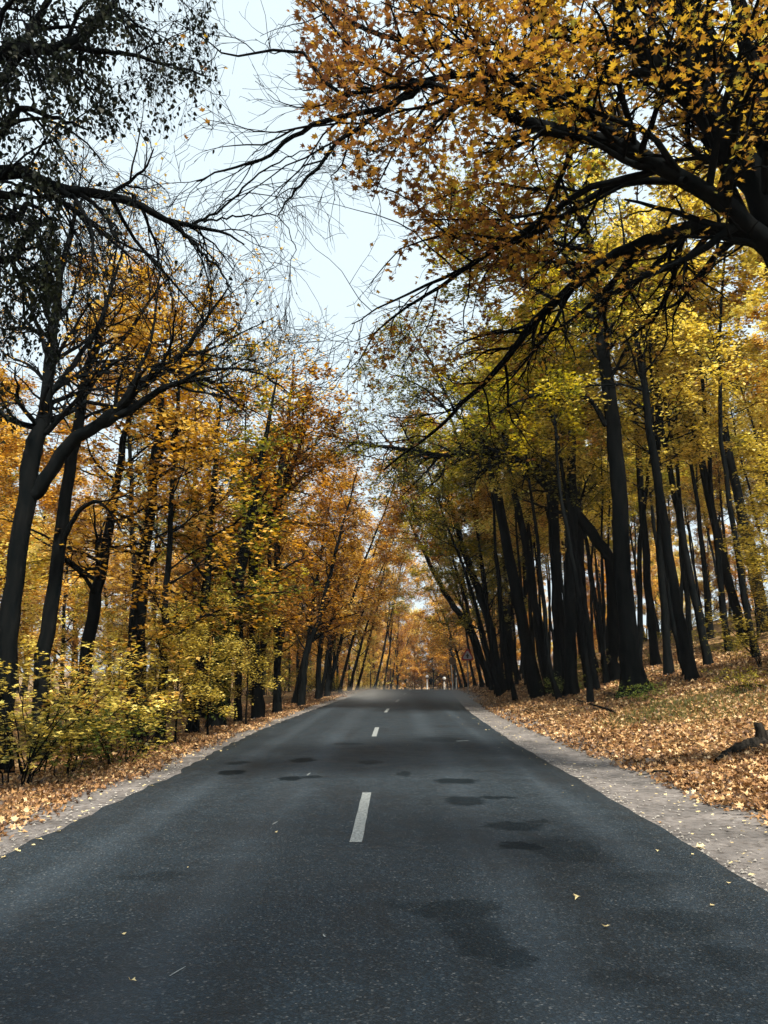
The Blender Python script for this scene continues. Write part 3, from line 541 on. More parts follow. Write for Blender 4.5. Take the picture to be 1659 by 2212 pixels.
SL = [
 ((175,1500),(200,1330),(228,1190),26,19,'gold','leaning trunk behind the left shrubs, right of the straight slimmer tree'),
 ((305,1545),(300,1330),(330,1050),27,20,'gold','upright trunk rising from the left thicket, next right of the leaning one'),
 ((347,1571),(352,1440),(360,1300),17,18.5,'gold','short-looking thin trunk at the front of the left thicket beside pale leaves'),
 ((415,1550),(428,1440),(445,1250),22,22,'olive','trunk in the left thicket just behind the pale yellow spray of leaves'),
 ((467,1552),(480,1420),(505,1310),32,24,'orange','thickest trunk of the left verge, wrapped in ivy, left of the thin roadside stems'),
 ((515,1543),(516,1440),(520,1300),14,26,'olive','thin upright stem right of the ivy-wrapped trunk on the left verge'),
 ((565,1534),(564,1440),(575,1300),13,29,'orange','thin bare upright stem at the edge of the left leaf litter'),
 ((650,1511),(664,1410),(690,1330),13,36,'orange','slanting thin trunk at the far end of the left verge'),
 ((687,1494),(690,1420),(705,1300),11,46,'gold','thin trunk farther along the left verge, left one of a pair'),
 ((706,1491),(712,1420),(725,1330),10,49,'gold','thin trunk farther along the left verge, right one of a pair'),
 ((600,1500),(600,1100),(618,950),14,30,'gold','tall tree on the left whose bare top stands alone against the sky'),
 ((560,1500),(548,1200),(606,1075),20,27,'orange','trunk on the left that bends right towards the road halfway up'),
]
for i, (b, u1, u2, wd, Y, lm, lab) in enumerate(SL):
    stem(b, u1, u2, wd, lm, lab, 340+i, Y=Y, top=(11 if i not in (10,) else 14.5), nb=20, nl=6 if i != 10 else 2, c0=.3, spread=2.6, keepc=.85)
rng = np.random.default_rng(5)
placed = []
def scatter(n, ur, yr, mind, fn, avoid=None):
    c = 0
    for _ in range(n*60):
        if c >= n: break
        y = rng.uniform(*yr); u = rng.uniform(*ur); x = u + float(bend(y))
        if avoid and avoid(x, y): continue
        if any((x-a)**2 + (y-b)**2 < mind**2 for a, b in placed): continue
        placed.append((x, y)); fn(x, y, c); c += 1
def vis(x, y): px = 849 + FPX*x/max(y, 1); return -250 < px < 1950
for i, (x, y) in enumerate([(-5.4, -3.5), (5.6, -4.5), (-5.2, -11), (5.3, -12.5)]):      # the avenue goes on behind the viewer and shades the near road
    put(TALL, i, x, y, 'gold', 'avenue tree behind the viewer, shading the near road', 'avenue trees behind the viewer', s=1., tilt=(0, -.12 if x > 0 else .12))
# right slope
def fr(x, y, i):
    pr, k = (POLE, i) if i % 3 else (TALL, i)
    lm = ['yellow', 'yellow', 'gold', 'yellow', 'olive'][i % 5]
    put(pr, k, x, y, lm, 'slender dark tree deep in the wood on the right-hand slope', 'trees deep in the right-hand wood', s=rng.uniform(.8, 1.1), tilt=(rng.normal()*.03, rng.normal()*.04-.03))
scatter(92, (7.8, 40), (13, 80), 2.0, fr, lambda x, y: not vis(x, y) or (y < 30 and x < 9.5))
scatter(12, (6.6, 10), (34, 75), 2.2, lambda x, y, i: put(TALL if i % 2 else POLE, i, x, y, ['olive', 'gold', 'yellow', 'yellow'][i % 4], 'dark tree in the row behind the right verge, olive and gold leaves', 'trees in the row behind the right verge', s=rng.uniform(.8, .95)), lambda x, y: not vis(x, y))
scatter(14, (5.0, 9), (25, 46), 1.3, lambda x, y, i: put(POLE, i, x, y, ['yellow', 'gold', 'olive'][i % 3], 'thin bare-stemmed dark trunk in the crowded row along the right verge', 'thin trunks crowding the right verge', s=rng.uniform(.75, .95), tilt=(0, -.08)))
scatter(12, (10, 28), (14, 36), 3.0, lambda x, y, i: put(SAP, i, x, y, 'yellow', 'low sapling with flat tiers of yellow leaves on the right slope', 'yellow saplings under the right-hand trees', s=rng.uniform(.7, 1.), name='sapling', cat='sapling'), lambda x, y: not vis(x, y) or (x < 9 and y < 26))
# left wood
def fl(x, y, i):
    pr = [MID, TALL, DENSE, POLE][i % 4]
    put(pr, i, x, y, ['gold', 'orange', 'gold', 'yellow', 'gold', 'olive'][i % 6], 'golden-leaved tree inside the wood on the left of the road', 'trees inside the left-hand wood', s=rng.uniform(.62, .8) if y < 45 else rng.uniform(.7, .9))
scatter(44, (-34, -8.5), (20, 75), 2.2, fl, lambda x, y: not vis(x, y))
scatter(16, (-9, -6.6), (26, 75), 3.0, lambda x, y, i: put(MID, i, x, y, ['orange', 'gold', 'orange', 'gold', 'olive'][i % 5], 'orange and gold tree in the front row of the left-hand wood', 'front row of the left-hand wood', s=rng.uniform(.75, .9)))
put(BARE, 0, -8.6, 33, 'gold', 'wispy nearly bare tree rising above the golden crowns on the left', s=.95)
put(BARE, 1, -4.7, 62, 'gold', 'wispy nearly bare tree over the far left verge below the sky gap', s=.85)
put(BARE, 2, -13.5, 24, 'gold', 'bare-twigged tall tree behind the forked tree on the left', s=.85)
for i, (u, y, k, lm, s_, tl, lab) in enumerate([
 (4.9, 41, 0, 'olive', .8, -.26, 'olive-leaved tree leaning far over the road from the right, nearest of the leaning row'), (5.2, 50, 2, 'orange', .9, -.26, 'orange tree leaning over the road from the right, second of the leaning row'),
 (-5.3, 47, 4, 'gold', .72, .2, 'golden tree leaning over the road from the left verge, nearer one'), (5.2, 60, 3, 'olive', .9, -.24, 'olive-leaved tree leaning over the road just before the triangular sign'),
 (-5.4, 58, 1, 'orange', .8, .22, 'orange tree leaning over the road from the left verge, nearer the crest'), (5.3, 71, 4, 'gold', .85, -.2, 'golden tree leaning over the road just at the crest, right side'),
 (-5.3, 70, 0, 'olive', .85, .2, 'olive-leaved tree leaning over the road at the crest, left side')]):
    placed.append((u+float(bend(y)), y)); put(TALL, k, u+float(bend(y)), y, lm, lab, s=s_, tilt=(0, tl), name='leaning_tree')
for i, (u, y, lm, s_, tl, lab) in enumerate([(5.6, 45, 'olive', 1.1, -.24, 'low bushy olive-green tree hanging over the right road edge, nearer one'), (5.8, 55, 'olive', 1.1, -.22, 'low bushy olive-green tree hanging over the right road edge, farther one'), (5.6, 65, 'gold', 1.1, -.2, 'low golden tree at the right of the crest, behind the olive ones'),
   (-5.5, 52, 'orange', 1.05, .2, 'low orange tree hanging over the left road edge before the crest'), (-5.3, 64, 'gold', 1.05, .2, 'low golden tree hanging over the left road edge at the crest'), (-5.6, 40, 'orange', .95, .15, 'rust-orange tree bulging out of the left wood towards the road')]):
    placed.append((u+float(bend(y)), y)); put(MID, i, u+float(bend(y)), y, lm, lab, s=s_, tilt=(0, tl), name='leaning_tree')
for i, (u, y) in enumerate([(5, 82), (-5, 86), (5, 96), (-5, 102), (5, 112), (-4.8, 118), (5, 128), (-5, 136), (5, 146)]):
    placed.append((u+float(bend(y)), y)); put(TALL if i % 2 and y < 110 else MID, i, u+float(bend(y)), y, ['gold', 'orange', 'orange'][i % 3], 'golden roadside tree beyond the crest whose crown meets the others over the road', 'roadside trees arching over the road beyond the crest', s=.95 if i % 2 else 1.15, tilt=(0, (-.25 if y < 100 else -.13)*(1 if u > 0 else -1)))
# far woods beyond the crest
def ff(x, y, i):
    left = (x - float(bend(y))) < 0
    put([DENSE, TALL, DENSE][i % 3], i, x, y, ['orange', 'gold', 'yellow', 'orange', 'rust', 'gold'][i % 6], 'far %s tree beyond the crest of the road, %s side' % ('golden', 'left' if left else 'right'), 'far trees beyond the crest, %s side' % ('left' if left else 'right'), s=rng.uniform(.8, 1.15))
scatter(44, (-36, -5), (76, 190), 3.2, ff)
scatter(46, (4.6, 46), (76, 180), 3.2, ff)
for i in range(13):
    y = 166 + 5*(i % 3); x = -3 + 1.9*i
    put(DENSE, i, x, y, ['orange', 'yellow', 'gold'][i % 3], 'glowing orange-gold tree where the far road bends out of sight', 'orange trees behind the far bend', s=1.25)
def fe(x, y, i): put(DENSE, i, x, y, ['orange', 'rust', 'gold'][i % 3], 'hazy orange tree closing the far end of the road', 'hazy orange trees at the far end of the road', s=rng.uniform(.9, 1.3))
for i in range(60):
    y = rng.uniform(190, 320); x = rng.uniform(-60, 90)
    fe(x, y, i)
q = P(858, 1487, 120); put(TALL, 1, q[0], q[1], 'rust', 'dark forked tree left of the far road opening', s=.9)
q = P(800, 1487, 92); put(MID, 2, q[0], q[1], 'yellow', 'bright yellow rounded tree beside the far left road edge', s=.6, cat='tree')
q = P(775, 1487, 88); put(SAP, 1, q[0], q[1], 'yellow', 'low bright yellow tree left of the rounded yellow one at the crest', s=.8, cat='tree')

# ------------------------------------------------------------------ shrubs
def gen_shrub(seed, h, n, nl, lsize, tmpl=MAPLE, up=2.2, flat=.75):
    rng = np.random.default_rng(seed); wood, leaf = MB(), MB()
    a = rng.uniform(0, 6.28, n); hh = h*rng.uniform(.6, 1., n); K = 9; t = np.linspace(0, 1, K)
    R0 = .15+.12*rng.uniform(size=n); sp = h*rng.uniform(.2, .8, n)
    Pt = np.stack([np.cos(a)[:, None]*(R0[:, None]+sp[:, None]*t**1.5), np.sin(a)[:, None]*(R0[:, None]+sp[:, None]*t**1.5), hh[:, None]*t], -1)
    Pt[:, 1:] += rng.normal(size=(n, K-1, 3))*.025*h/2; R = np.full((n, 1), .011*h**.5)*(1-.7*t)[None]
    tubes(wood, Pt, R, 5)
    A, RA = grow(rng, Pt, R, 9, .8, 60, 6, -.05, .35, .25, .6, .004, .4, flat); D, RD = grow(rng, A, RA, 4, .35, 45, 4, -.1, .3, .2, .6, .003, .2, flat)
    tubes(wood, A, RA, 3); tubes(wood, D, RD, 3)
    twig_leaves(leaf, rng, D, nl, lsize, tmpl, up, .35, .03, None)
    return wood.mesh('shrub_stems', True), leaf.mesh('shrub_foliage')
SHR = [gen_shrub(200+i, [1.5, 2.2, 2.9, 1.2][i], 7+i % 3, 5, [.17, .18, .19, .13][i], flat=.7) for i in range(4)]
def shrub(x, y, k, leafm, label, group=None, s=1., name='shrub'):
    sm, lm = SHR[k]; rt = empty(name, (x, y, float(H(x, y)) - .03), RNG.uniform(0, 6.28), s)
    link('stems', sm, M['bark'], rt); link('foliage', lm, M[leafm], rt); return tag(rt, label, 'shrub', group)
KEY = [(40,1600,12.2,1,'yellow','yellow maple shrub at the left edge of the picture, above the litter'),
 (150,1590,13.2,0,'green','dark green bush between the yellow shrubs at the left edge'),
 (250,1570,14.8,3,'green','low green bush behind the yellow-green creeper on the left verge'),
 (260,1600,14.2,3,'yellow','low yellow-green bush right at the leaf litter on the left verge'),
 (320,1500,16.5,2,'yellow','tall shrub with pale cream-yellow leaves in front of the left trunks'),
 (90,1520,14.5,2,'yellow','tall yellow shrub in front of the thick forked tree'),
 (200,1500,17.,2,'gold','golden shrub in front of the leaning trunk on the left')]
for px, py, Y, k, lm, lab in KEY:
    q = P(px, py, Y); shrub(q[0], q[1], k, lm, lab, s=.88)
for px, Y, k, lab in ((385, 18.5, 0, 'small tree with a flat spray of bright yellow leaves, left verge'), (455, 20.5, 1, 'small bright yellow tree beside the ivy-wrapped trunk'), (535, 23.5, 2, 'rightmost small bright yellow tree of the left verge')):
    q = P(px, 1480, Y); put(SAP, k, q[0], q[1], 'yellow', lab, s=.55, name='sapling', cat='sapling')
def fs(x, y, i): shrub(x, y, [0, 1, 2, 3, 1][i % 5], ['olive', 'yellow', 'yellow', 'gold', 'green', 'yellow'][i % 6], 'mixed green and yellow bush in the undergrowth left of the road', 'bushes in the left undergrowth', s=rng.uniform(.6, 1.25))
placed2 = placed; placed = []
scatter(8, (-13, -7.2), (13, 34), 1.8, lambda x, y, i: put(SAP, i, x, y, 'yellow', 'sapling with flat tiers of bright yellow leaves in the left undergrowth', 'yellow saplings in the left undergrowth', s=rng.uniform(.6, .8), name='sapling', cat='sapling'), lambda x, y: not vis(x, y))
scatter(13, (-17, -7.2), (14, 55), 2.0, fs, lambda x, y: not vis(x, y))
scatter(22, (-12, -5.2), (55, 120), 1.3, fs)
scatter(22, (6, 24), (13, 60), 2.6, lambda x, y, i: shrub(x, y, [3, 0][i % 2], ['olive', 'yellow', 'green'][i % 3], 'small bush growing among the right-hand trunks', 'small bushes among the right-hand trunks', s=rng.uniform(.5, .9)), lambda x, y: (not vis(x, y)) or (x < 8.5 and y < 30))
q = place(1395, 1530); shrub(q[0], q[1], 3, 'green', 'small green weedy bush at the foot of the tallest right-hand trunk', s=.6)
q = place(1655, 1440); shrub(q[0], q[1], 1, 'yellow', 'yellow-green bush on the slope at the right edge of the picture', s=.9)
q = place(1600, 1500); shrub(q[0], q[1], 3, 'olive', 'thin olive bush above the fallen log', s=.55)

# ------------------------------------------------------------------ leaf litter
def littermat(name, stops):
    return leafmat(name, stops, .12, .0)
M['litter'] = littermat('dead_leaf', [(0, (.04,.022,.014)), (.3, (.105,.052,.025)), (.6, (.25,.13,.055)), (.84, (.42,.25,.11)), (1, (.62,.44,.25))])
M['litter_pale'] = littermat('pale_dead_leaf', [(0, (.45,.33,.15)), (1, (.66,.55,.30))])
def litter(name, rng, specs, label=None):
    mb = MB()
    for ulo, uhi, y0, y1, n, size, tm, sp in specs:
        y = rng.uniform(y0, y1, n); t = rng.uniform(size=n); u = ulo + (uhi-ulo)*(t if sp == 0 else t**sp)
        if ulo > 3: u = np.maximum(u, 4.1 + .15*np.sin(y*1.1) + .1*np.sin(y*3.7) + .18*rng.normal(size=n)*np.where(rng.uniform(size=n) < .25, 2.2, 1) - .055*np.clip(y-9, 0, 12))
        if uhi < -3 : u = np.minimum(u, -4.05 - .12*np.sin(y*1.3+.5) + .16*rng.normal(size=n)*np.where(rng.uniform(size=n) < .25, 1.6, 1))
        x = u + bend(y); z = H(x, y) + .015 + rng.uniform(0, .05, n)
        leaves(mb, rng, np.stack([x, y, z], 1), size*rng.uniform(.35, 1.3, n), tm, np.clip(rng.normal(.5, .3, n), 0, 1), .5, .05, 1.1)
    return tag(link(name, mb.mesh(name), M['litter']), kind='stuff')
litter('leaf_litter', np.random.default_rng(21), [
  (3.7, 8.0, 6.5, 13, 15000, .14, MAPLE, 0), (3.6, 11, 13, 22, 17000, .145, MAPLE, 0), (3.5, 14, 22, 40, 16000, .15, LOBE, 0), (3.5, 16, 40, 75, 7000, .2, DIAM, 0), (8, 22, 10, 30, 9000, .15, LOBE, 0)])
litter('leaf_litter', np.random.default_rng(22), [
  (-6.6, -3.7, 6, 16, 9500, .11, MAPLE, 0), (-7, -3.6, 16, 32, 10000, .12, LOBE, 0), (-7, -3.6, 32, 75, 6000, .16, DIAM, 0), (-14, -5, 11, 40, 6000, .14, LOBE, 0)])
# leaves strewn singly over sand and asphalt edge
mb = MB(); rg = np.random.default_rng(23); n = 1300
y = 5.5 + 40*rg.uniform(size=n)**1.6; s_ = rg.uniform(size=n) < .6
u = np.where(s_, 4.25-1.5*rg.uniform(size=n)**2.2, -4.25+.95*rg.uniform(size=n)**1.8); x = u + bend(y)
leaves(mb, rg, np.stack([x, y, np.maximum(H(x, y), profile(y)) + .022], 1), .085*rg.uniform(.35, 1.2, n), MAPLE, rg.uniform(.35, 1, n), 3.0, 0, .4)
n = 70; y = 5 + 40*rg.uniform(size=n)**1.5; u = np.where(rg.uniform(size=n) < .65, 2.6-.7*rg.uniform(size=n)**2, rg.uniform(-3.2, 2.6, n)); x = u+bend(y)
leaves(mb, rg, np.stack([x, y, roadz(x, y) + .012], 1), .05*rg.uniform(.4, 1.2, n), LOBE, rg.uniform(.5, 1, n), 3.0, 0, .4)
tag(link('strewn_leaves', mb.mesh('strewn_leaves'), M['litter_pale']), kind='stuff')
mb = MB(); n = 2600; y = 5 + 32*rg.uniform(size=n)**1.7; s_ = rg.uniform(size=n) < .6
u = np.where(s_, np.where(rg.uniform(size=n) < .4, 2.72+.12*np.abs(rg.normal(size=n)), rg.uniform(2.7, 4.1, n)), np.where(rg.uniform(size=n) < .5, -3.4-.15*np.abs(rg.normal(size=n)), rg.uniform(-4.1, -3.35, n)))
x = u + bend(y); c = np.stack([x, y, np.maximum(H(x, y), profile(y)-.02) + .016], 1); r_ = rg.uniform(.005, .02, n)[:, None, None]*rg.uniform(.5, 1.3, (n, 6, 3))
O = np.array([[1,0,0],[-1,0,0],[0,1,0],[0,-1,0],[0,0,.7],[0,0,-.5]], float); Fo = np.array([[0,2,4],[2,1,4],[1,3,4],[3,0,4],[2,0,5],[1,2,5],[3,1,5],[0,3,5]])
mb.add((c[:, None]+O[None]*r_).reshape(-1, 3), (Fo[None]+6*np.arange(n)[:, None, None]).reshape(-1, 3)); M['stone'] = flat('grey_stone', (.3,.28,.26), .9); tag(link('gravel', mb.mesh('gravel'), M['stone']), kind='stuff')
# grass and weeds under the right-hand trees
M['grass'] = leafmat('grass_blade', [(0, (.03,.045,.012)), (.6, (.08,.095,.025)), (1, (.20,.19,.06))], .3)
mb = MB(); rg = np.random.default_rng(24); cs = [place(1420, 1540), place(1480, 1520), place(1380, 1550), place(1560, 1500), place(1620, 1520), place(1500, 1545)]
pos = np.concatenate([c + rg.normal(size=(900, 3))*[.55, .8, 0] for c in cs]); pos[:, 2] = H(pos[:, 0], pos[:, 1])
n = len(pos); hgt = rg.uniform(.06, .2, n); a = rg.uniform(0, 6.28, n); dx = np.stack([np.cos(a), np.sin(a), np.zeros(n)], 1)*.006
tip = pos + np.stack([rg.normal(size=n)*.05, rg.normal(size=n)*.05, hgt], 1)
mb.add(np.stack([pos-dx, pos+dx, tip], 1).reshape(-1, 3), np.arange(3*n).reshape(n, 3), rg.uniform(size=n)); tag(link('grass', mb.mesh('grass'), M['grass']), kind='stuff')
# big single leaves one can point to
def onleaf(px, py, size, mat, label, tm=MAPLE, road=True, name='fallen_leaf', seed=0):
    v = ray(px, py); g = v*((.0-EYE)/v[2]); g[2] = max(float(H(g[0], g[1])), float(roadz(g[0], g[1])) if road else -9) + .02
    rt_mb = MB(); rg = np.random.default_rng(seed+50)
    leaves(rt_mb, rg, np.zeros((1, 3)), np.array([size]), tm, np.array([.8]), 2.2, 0, .9)
    st = np.array([[[0, 0, 0], [-size*.2, -.01, .004], [-size*.45, .0, .012]]]); tubes(rt_mb, st, np.full((1, 3), .0015), 3)
    o = link(name, rt_mb.mesh(name), M[mat]); o.location = g; return tag(o, label, 'leaf')
onleaf(1508, 1828, .15, 'litter_pale', 'big pale yellow maple leaf lying on the right sand shoulder', road=False, seed=1)
onleaf(1312, 2018, .07, 'litter_pale', 'curled pale leaf lying on the near right lane, the one closest to the camera', seed=2)
onleaf(1248, 1952, .07, 'litter_pale', 'torn pale leaf on the right lane, farther up than the curled one', tm=LOBE, seed=3)
onleaf(285, 2140, .045, 'litter_pale', 'small cream leaf alone on the near left lane', tm=LOBE, seed=4)
onleaf(1615, 1930, .11, 'litter_pale', 'pale leaf on the right sand shoulder near the picture edge', tm=LOBE, road=False, seed=5)
onleaf(1425, 1775, .11, 'litter', 'brown curled leaf on the sand shoulder above the big pale leaf', road=False, seed=6)
onleaf(84, 1820, .09, 'litter_pale', 'pale leaf on the left asphalt edge', tm=LOBE, seed=7)
# fallen log with an upright stub, twigs
l0 = place(1545, 1650); Yl = l0[1]
wood = MB(); pts = [(*l0+np.array([-.02, -.1, .04]), .045), (*(l0+[.25, .15, .10]), .07), (*(l0+[.5, .3, .17]), .09), (*(l0+[.8, .4, .22]), .13), (*(l0+[1.2, .5, .30]), .165), (*(l0+[2.1, .7, .6]), .16)]
S_ = spline(pts, 26); tubes(wood, S_[None, :, :3], S_[None, :, 3], 13, .16)
rt = empty('fallen_log', l0); wood.V = [v - l0 for v in wood.V]; M['rot'] = barkmat('rotten_wood', (.006,.006,.006), (.04,.034,.028), 14, 1.); link('log', wood.mesh('log', True), M['rot'], rt)
wd = MB(); S_ = spline([(.92, .42, .2, .11), (.93, .42, .4, .085), (.90, .42, .52, .07), (.91, .42, .57, .06), (.91, .42, .575, .005)], 10); tubes(wd, S_[None, :, :3], S_[None, :, 3], 8, .1); link('stub', wd.mesh('stub', True), M['rot'], rt)
wd = MB(); S_ = spline([(.1, 0, .1, .04), (.02, -.12, .0, .03), (0, -.2, -.1, .015)], 6); tubes(wd, S_[None, :, :3], S_[None, :, 3], 7, .1); link('root', wd.mesh('root', True), M['bark'], rt)
tag(rt, 'dark rotting log with an upright stub lying in the leaf litter at the right edge', 'log')
def stick(a, b, r, label):
    p = place(*a); q_ = place(*b); wd = MB(); p[2] += .04; q_[2] += .05; S_ = spline([(*(p-p), r), (*((q_-p)*.4+[0, .05, .03]), r*.9), (*((q_-p)*.75+[0, -.05, .01]), r*.6), (*(q_-p), r*.3)], 12)
    tubes(wd, S_[None, :, :3], S_[None, :, 3], 6, .08); o = link('fallen_branch', wd.mesh('fallen_branch', True), M['bark']); o.location = p; tag(o, label, 'branch')
stick((1370, 1558), (1235, 1512), .035, 'long thin fallen branch slanting below the tallest right-hand trunk')
stick((1455, 1675), (1380, 1682), .014, 'short stick on the sand at the edge of the right litter')
stick((1650, 1485), (1560, 1492), .03, 'fallen branch on the slope above the log at the right edge')
stick((1490, 1430), (1440, 1425), .03, 'fallen branch on the slope between the leaning trunks')
stick((1320, 1500), (1240, 1495), .03, 'dark fallen branch lying between the twin trunks and the tallest trunk')

# ------------------------------------------------------------------ signs, lamps, person
M['steel'] = flat('galvanised_steel', (.22,.22,.21), .6); M['red'] = flat('sign_red', (.28,.02,.02), .5); M['white'] = flat('sign_white', (.32,.32,.34), .6)
M['black'] = flat('sign_black', (.015,.015,.018), .6); M['postw'] = flat('post_white', (.75,.75,.72), .6); M['brown'] = flat('sign_back_brown', (.16,.11,.07), .7); M['globe'] = flat('opal_globe', (.9,.9,.88), .35)
def cyl(x, y, z0, z1, r0, r1=None, S=10, lean=0):
    mb = MB(); K = 5; t = np.linspace(0, 1, K); Pt = np.stack([x+lean*t, np.full(K, y), z0+(z1-z0)*t], 1); tubes(mb, Pt[None], (r0+((r1 or r0)-r0)*t)[None], S)
    c = [x+lean, y, z1]; a = np.arange(S)*2*pi/S; mb.add(np.stack([c[0]+(r1 or r0)*np.cos(a), c[1]+(r1 or r0)*np.sin(a), np.full(S, z1)], 1), [list(range(S))]); return mb
def prism(pts, y0, y1):                # outline in x,z extruded in y
    n = len(pts); V = [(x, y0, z) for x, z in pts] + [(x, y1, z) for x, z in pts]; mb = MB(); mb.add(V, [list(range(n))]); mb.A[-1] = np.zeros(1)
    mb.F.append(np.array([list(range(n, 2*n))[::-1]])); mb.A.append(np.zeros(1)); mb.F.append(np.array([[i, (i+1) % n, (i+1) % n+n, i+n] for i in range(n)])); mb.A.append(np.zeros(n)); return mb
def tri(s, cz, r=.12):
    o = []; R = s/math.sqrt(3)
    for k in range(3):
        a = pi/2 + k*2*pi/3; c = (math.cos(a)*(R-2*r*s), cz + math.sin(a)*(R-2*r*s))
        for d in (-50, -25, 0, 25, 50): o.append((c[0]+math.cos(a+radians(d))*r*s, c[1]+math.sin(a+radians(d))*r*s))
    return o
def disc(r, cz, n=24): return [(r*math.cos(2*pi*k/n), cz+r*math.sin(2*pi*k/n)) for k in range(n)]
q = P(1011, 1487, 52); q[2] = float(H(q[0], q[1])); rt = empty('warning_sign', q, .1)
link('pole', cyl(0, 0, 0, 2.75, .035).mesh('pole', True), M['steel'], rt)
pn = link('sign_panel', prism(tri(1.0, 2.45), -.06, -.04).mesh('sign_panel'), M['red'], rt); link('sign_face', prism(tri(.72, 2.45), -.066, -.062).mesh('sign_face'), M['white'], pn)
link('symbol', prism([(-.05, 2.3), (.05, 2.3), (.05, 2.42), (.13, 2.42), (0, 2.62), (-.13, 2.42), (-.05, 2.42)], -.072, -.068).mesh('symbol'), M['black'], pn)
tag(rt, 'triangular red-bordered warning sign on a thin pole at the right of the far road', 'road sign')
q = P(978, 1487, 84); q[2] = float(H(q[0], q[1])); rt = empty('round_sign', q, .25)
link('pole', cyl(0, 0, 0, 2.9, .05, lean=-.12).mesh('pole', True), M['postw'], rt); link('sign_panel', prism(disc(.42, 3.1), -.07, -.05).mesh('sign_panel'), M['brown'], rt)
tag(rt, 'dull round sign on a pale leaning post right of the road crest', 'road sign')
def marker(px, Y, h, label):
    q = P(px, 1487, Y); q[2] = float(H(q[0], q[1])); rt = empty('marker_post', q); link('post', cyl(0, 0, 0, h, .06, .05).mesh('post', True), M['postw'], rt)
    link('band', cyl(0, 0, h*.72, h*.86, .066, .064).mesh('band', True), M['black'], rt); tag(rt, label, 'post')
marker(986, 80, 1.7, 'white marker post just right of the round sign')
def lamp(px, Y, top, label):
    q = P(px, 1487, Y); gz = float(H(q[0], q[1])); z = P(px, top, Y)[2]; q[2] = gz; h = z-gz; rt = empty('street_lamp', q)
    link('pole', cyl(0, 0, 0, h-.3, .16, .12).mesh('pole', True), M['postw'], rt); cap = link('collar', cyl(0, 0, h-.45, h-.25, .2, .2).mesh('collar', True), M['black'], rt)
    gm = MB(); K = 9; t = np.linspace(0, pi, K); tubes(gm, np.stack([np.zeros(K), np.zeros(K), h-.28+.3*(1-np.cos(t))], 1)[None], (np.sin(t)*.3+.01)[None], 14); link('globe', gm.mesh('globe', True), M['globe'], rt)
    tag(rt, label, 'lamp')
lamp(923, 150, 1462, 'white globe lamp on a pale post left of the far walker'); lamp(960, 135, 1466, 'white globe lamp on a pale post right of the far walker')
M['cloth'] = barkmat('dark_cloth', (.002,.003,.004), (.006,.007,.009), 20, .2)
def person(px, Y):
    q = P(px, 1487, Y); q[2] = float(roadz(np.array(q[0]), np.array(q[1]))); rt = empty('person', q, pi)
    V = [(0,0,.95),(0,0,1.2),(0,0,1.42),(0,0,1.52),(0,-.01,1.7),(.11,0,.9),(.12,.12,.5),(.12,.02,.09),(.12,-.12,.04),(-.11,0,.9),(-.12,-.1,.5),(-.12,-.22,.1),(-.12,-.34,.05),(.2,0,1.4),(.25,-.03,1.12),(.24,-.12,.9),(.24,-.15,.8),(-.2,0,1.4),(-.25,.05,1.12),(-.24,.03,.88),(-.24,.02,.78)]
    E = [(0,1),(1,2),(2,3),(3,4),(0,5),(5,6),(6,7),(7,8),(0,9),(9,10),(10,11),(11,12),(2,13),(13,14),(14,15),(15,16),(2,17),(17,18),(18,19),(19,20)]
    R = [.16,.16,.17,.06,.1,.1,.07,.045,.04,.1,.07,.045,.04,.075,.05,.038,.03,.075,.05,.038,.03]
    me = bpy.data.meshes.new('body'); me.from_pydata(V, E, []); o = bpy.data.objects.new('body', me); col.objects.link(o); o.parent = rt
    sm = o.modifiers.new('s', 'SKIN'); 
    for i, v in enumerate(me.skin_vertices[0].data): v.radius = (R[i], R[i]*(.75 if i < 3 else 1)); v.use_root = (i == 0)
    ss = o.modifiers.new('u', 'SUBSURF'); ss.levels = ss.render_levels = 2
    bpy.context.view_layer.update(); dg = bpy.context.evaluated_depsgraph_get(); nm = bpy.data.meshes.new_from_object(o.evaluated_get(dg), depsgraph=dg)
    o.modifiers.clear(); o.data = nm; nm.materials.clear(); nm.materials.append(M['cloth']); nm.polygons.foreach_set('use_smooth', np.ones(len(nm.polygons), bool)); nm.polygons.foreach_set('material_index', np.zeros(len(nm.polygons), np.int32))
    tag(rt, 'person in dark clothes walking on the road beyond the crest', 'person')
person(931, 95)
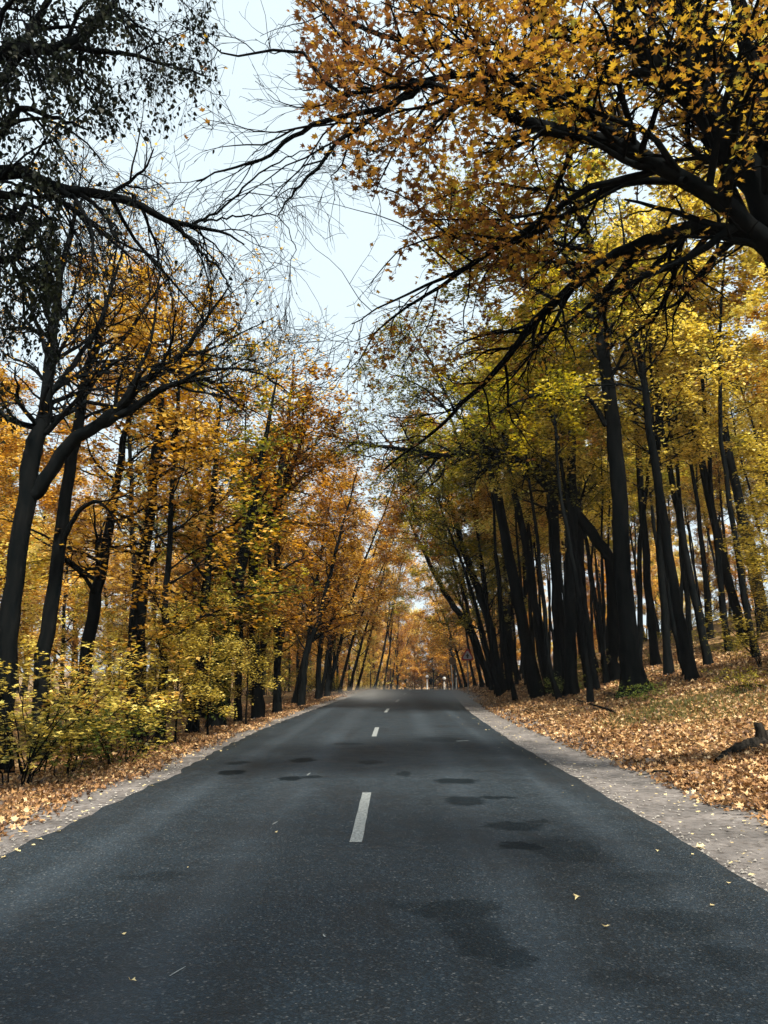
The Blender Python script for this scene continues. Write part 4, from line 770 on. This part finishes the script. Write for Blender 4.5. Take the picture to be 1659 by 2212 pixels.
# ivy on the thick left trunk
ib = basept(480, 1552, 24); mb = MB(); rg = np.random.default_rng(31); n = 2600
t = rg.uniform(0, 1, n); ax = P(480, 1420, 24); ax0 = P(467, 1552, 24); ax2 = P(505, 1310, 24)
c = np.where(t[:, None] < .55, ax0+(ax-ax0)*(t[:, None]/.55), ax+(ax2-ax)*((t[:, None]-.55)/.45)); a = rg.uniform(0, 6.28, n); rad = .24+.1*rg.uniform(size=n)+.25*np.exp(-((t-.95)/.12)**2)*rg.uniform(size=n)
leaves(mb, rg, c + np.stack([np.cos(a)*rad, np.sin(a)*rad, rg.normal(size=n)*.05], 1), .12*rg.uniform(.6, 1.2, n), HEART, rg.uniform(size=n)*.8, .4, .8, .3)
mb.V = [v - ib for v in mb.V]; o = link('ivy', mb.mesh('ivy'), M['green']); o.location = ib; tag(o, 'green ivy climbing the thickest trunk of the left verge', 'ivy')

# ------------------------------------------------------------------ haze
HAZE = True
if HAZE:
    m, nt, o_ = newmat('haze_air'); v = N_(nt, 'ShaderNodeVolumePrincipled'); v.inputs['Color'].default_value = (.93, .95, .98, 1); v.inputs['Density'].default_value = .0003; v.inputs['Anisotropy'].default_value = .3
    nt.links.new(v.outputs[0], o_.inputs['Volume']); x0, x1, y0, y1, z0, z1 = -920, 940, -40, 1520, -12, 42
    V = [(x, y, z) for x in (x0, x1) for y in (y0, y1) for z in (z0, z1)]; mb = MB(); mb.add(V, [[0, 1, 3, 2], [4, 6, 7, 5], [0, 4, 5, 1], [2, 3, 7, 6], [0, 2, 6, 4], [1, 5, 7, 3]])
    tag(link('haze', mb.mesh('haze'), m), kind='stuff')

def dust(c, r):
    m = bpy.data.materials.get('dust_air')
    if not m:
        m, nt, o_ = newmat('dust_air'); L = nt.links.new; v = N_(nt, 'ShaderNodeVolumePrincipled'); v.inputs['Color'].default_value = (.9, .87, .84, 1)
        tc = N_(nt, 'ShaderNodeTexCoord'); le = N_(nt, 'ShaderNodeVectorMath', operation='LENGTH'); L(tc.outputs['Object'], le.inputs[0])
        mr = N_(nt, 'ShaderNodeMapRange', interpolation_type='SMOOTHSTEP'); L(le.outputs['Value'], mr.inputs[0]); mr.inputs[1].default_value = .95; mr.inputs[2].default_value = .0; mr.inputs[3].default_value = 0; mr.inputs[4].default_value = .09
        L(mr.outputs[0], v.inputs['Density']); L(v.outputs[0], o_.inputs['Volume'])
    mb = MB(); t = np.linspace(-1, 1, 13); Pt = np.stack([np.zeros(13), t*.999, np.zeros(13)], 1); tubes(mb, Pt[None], np.sqrt(1-(t*.9999)**2)[None], 20)
    o = link('dust', mb.mesh('dust'), m); o.location = c; o.scale = r; tag(o, kind='stuff')
dust((-.8, 44, .1), (3.6, 16, .7)); dust((2.9, 42, .15), (2.2, 13, .65))
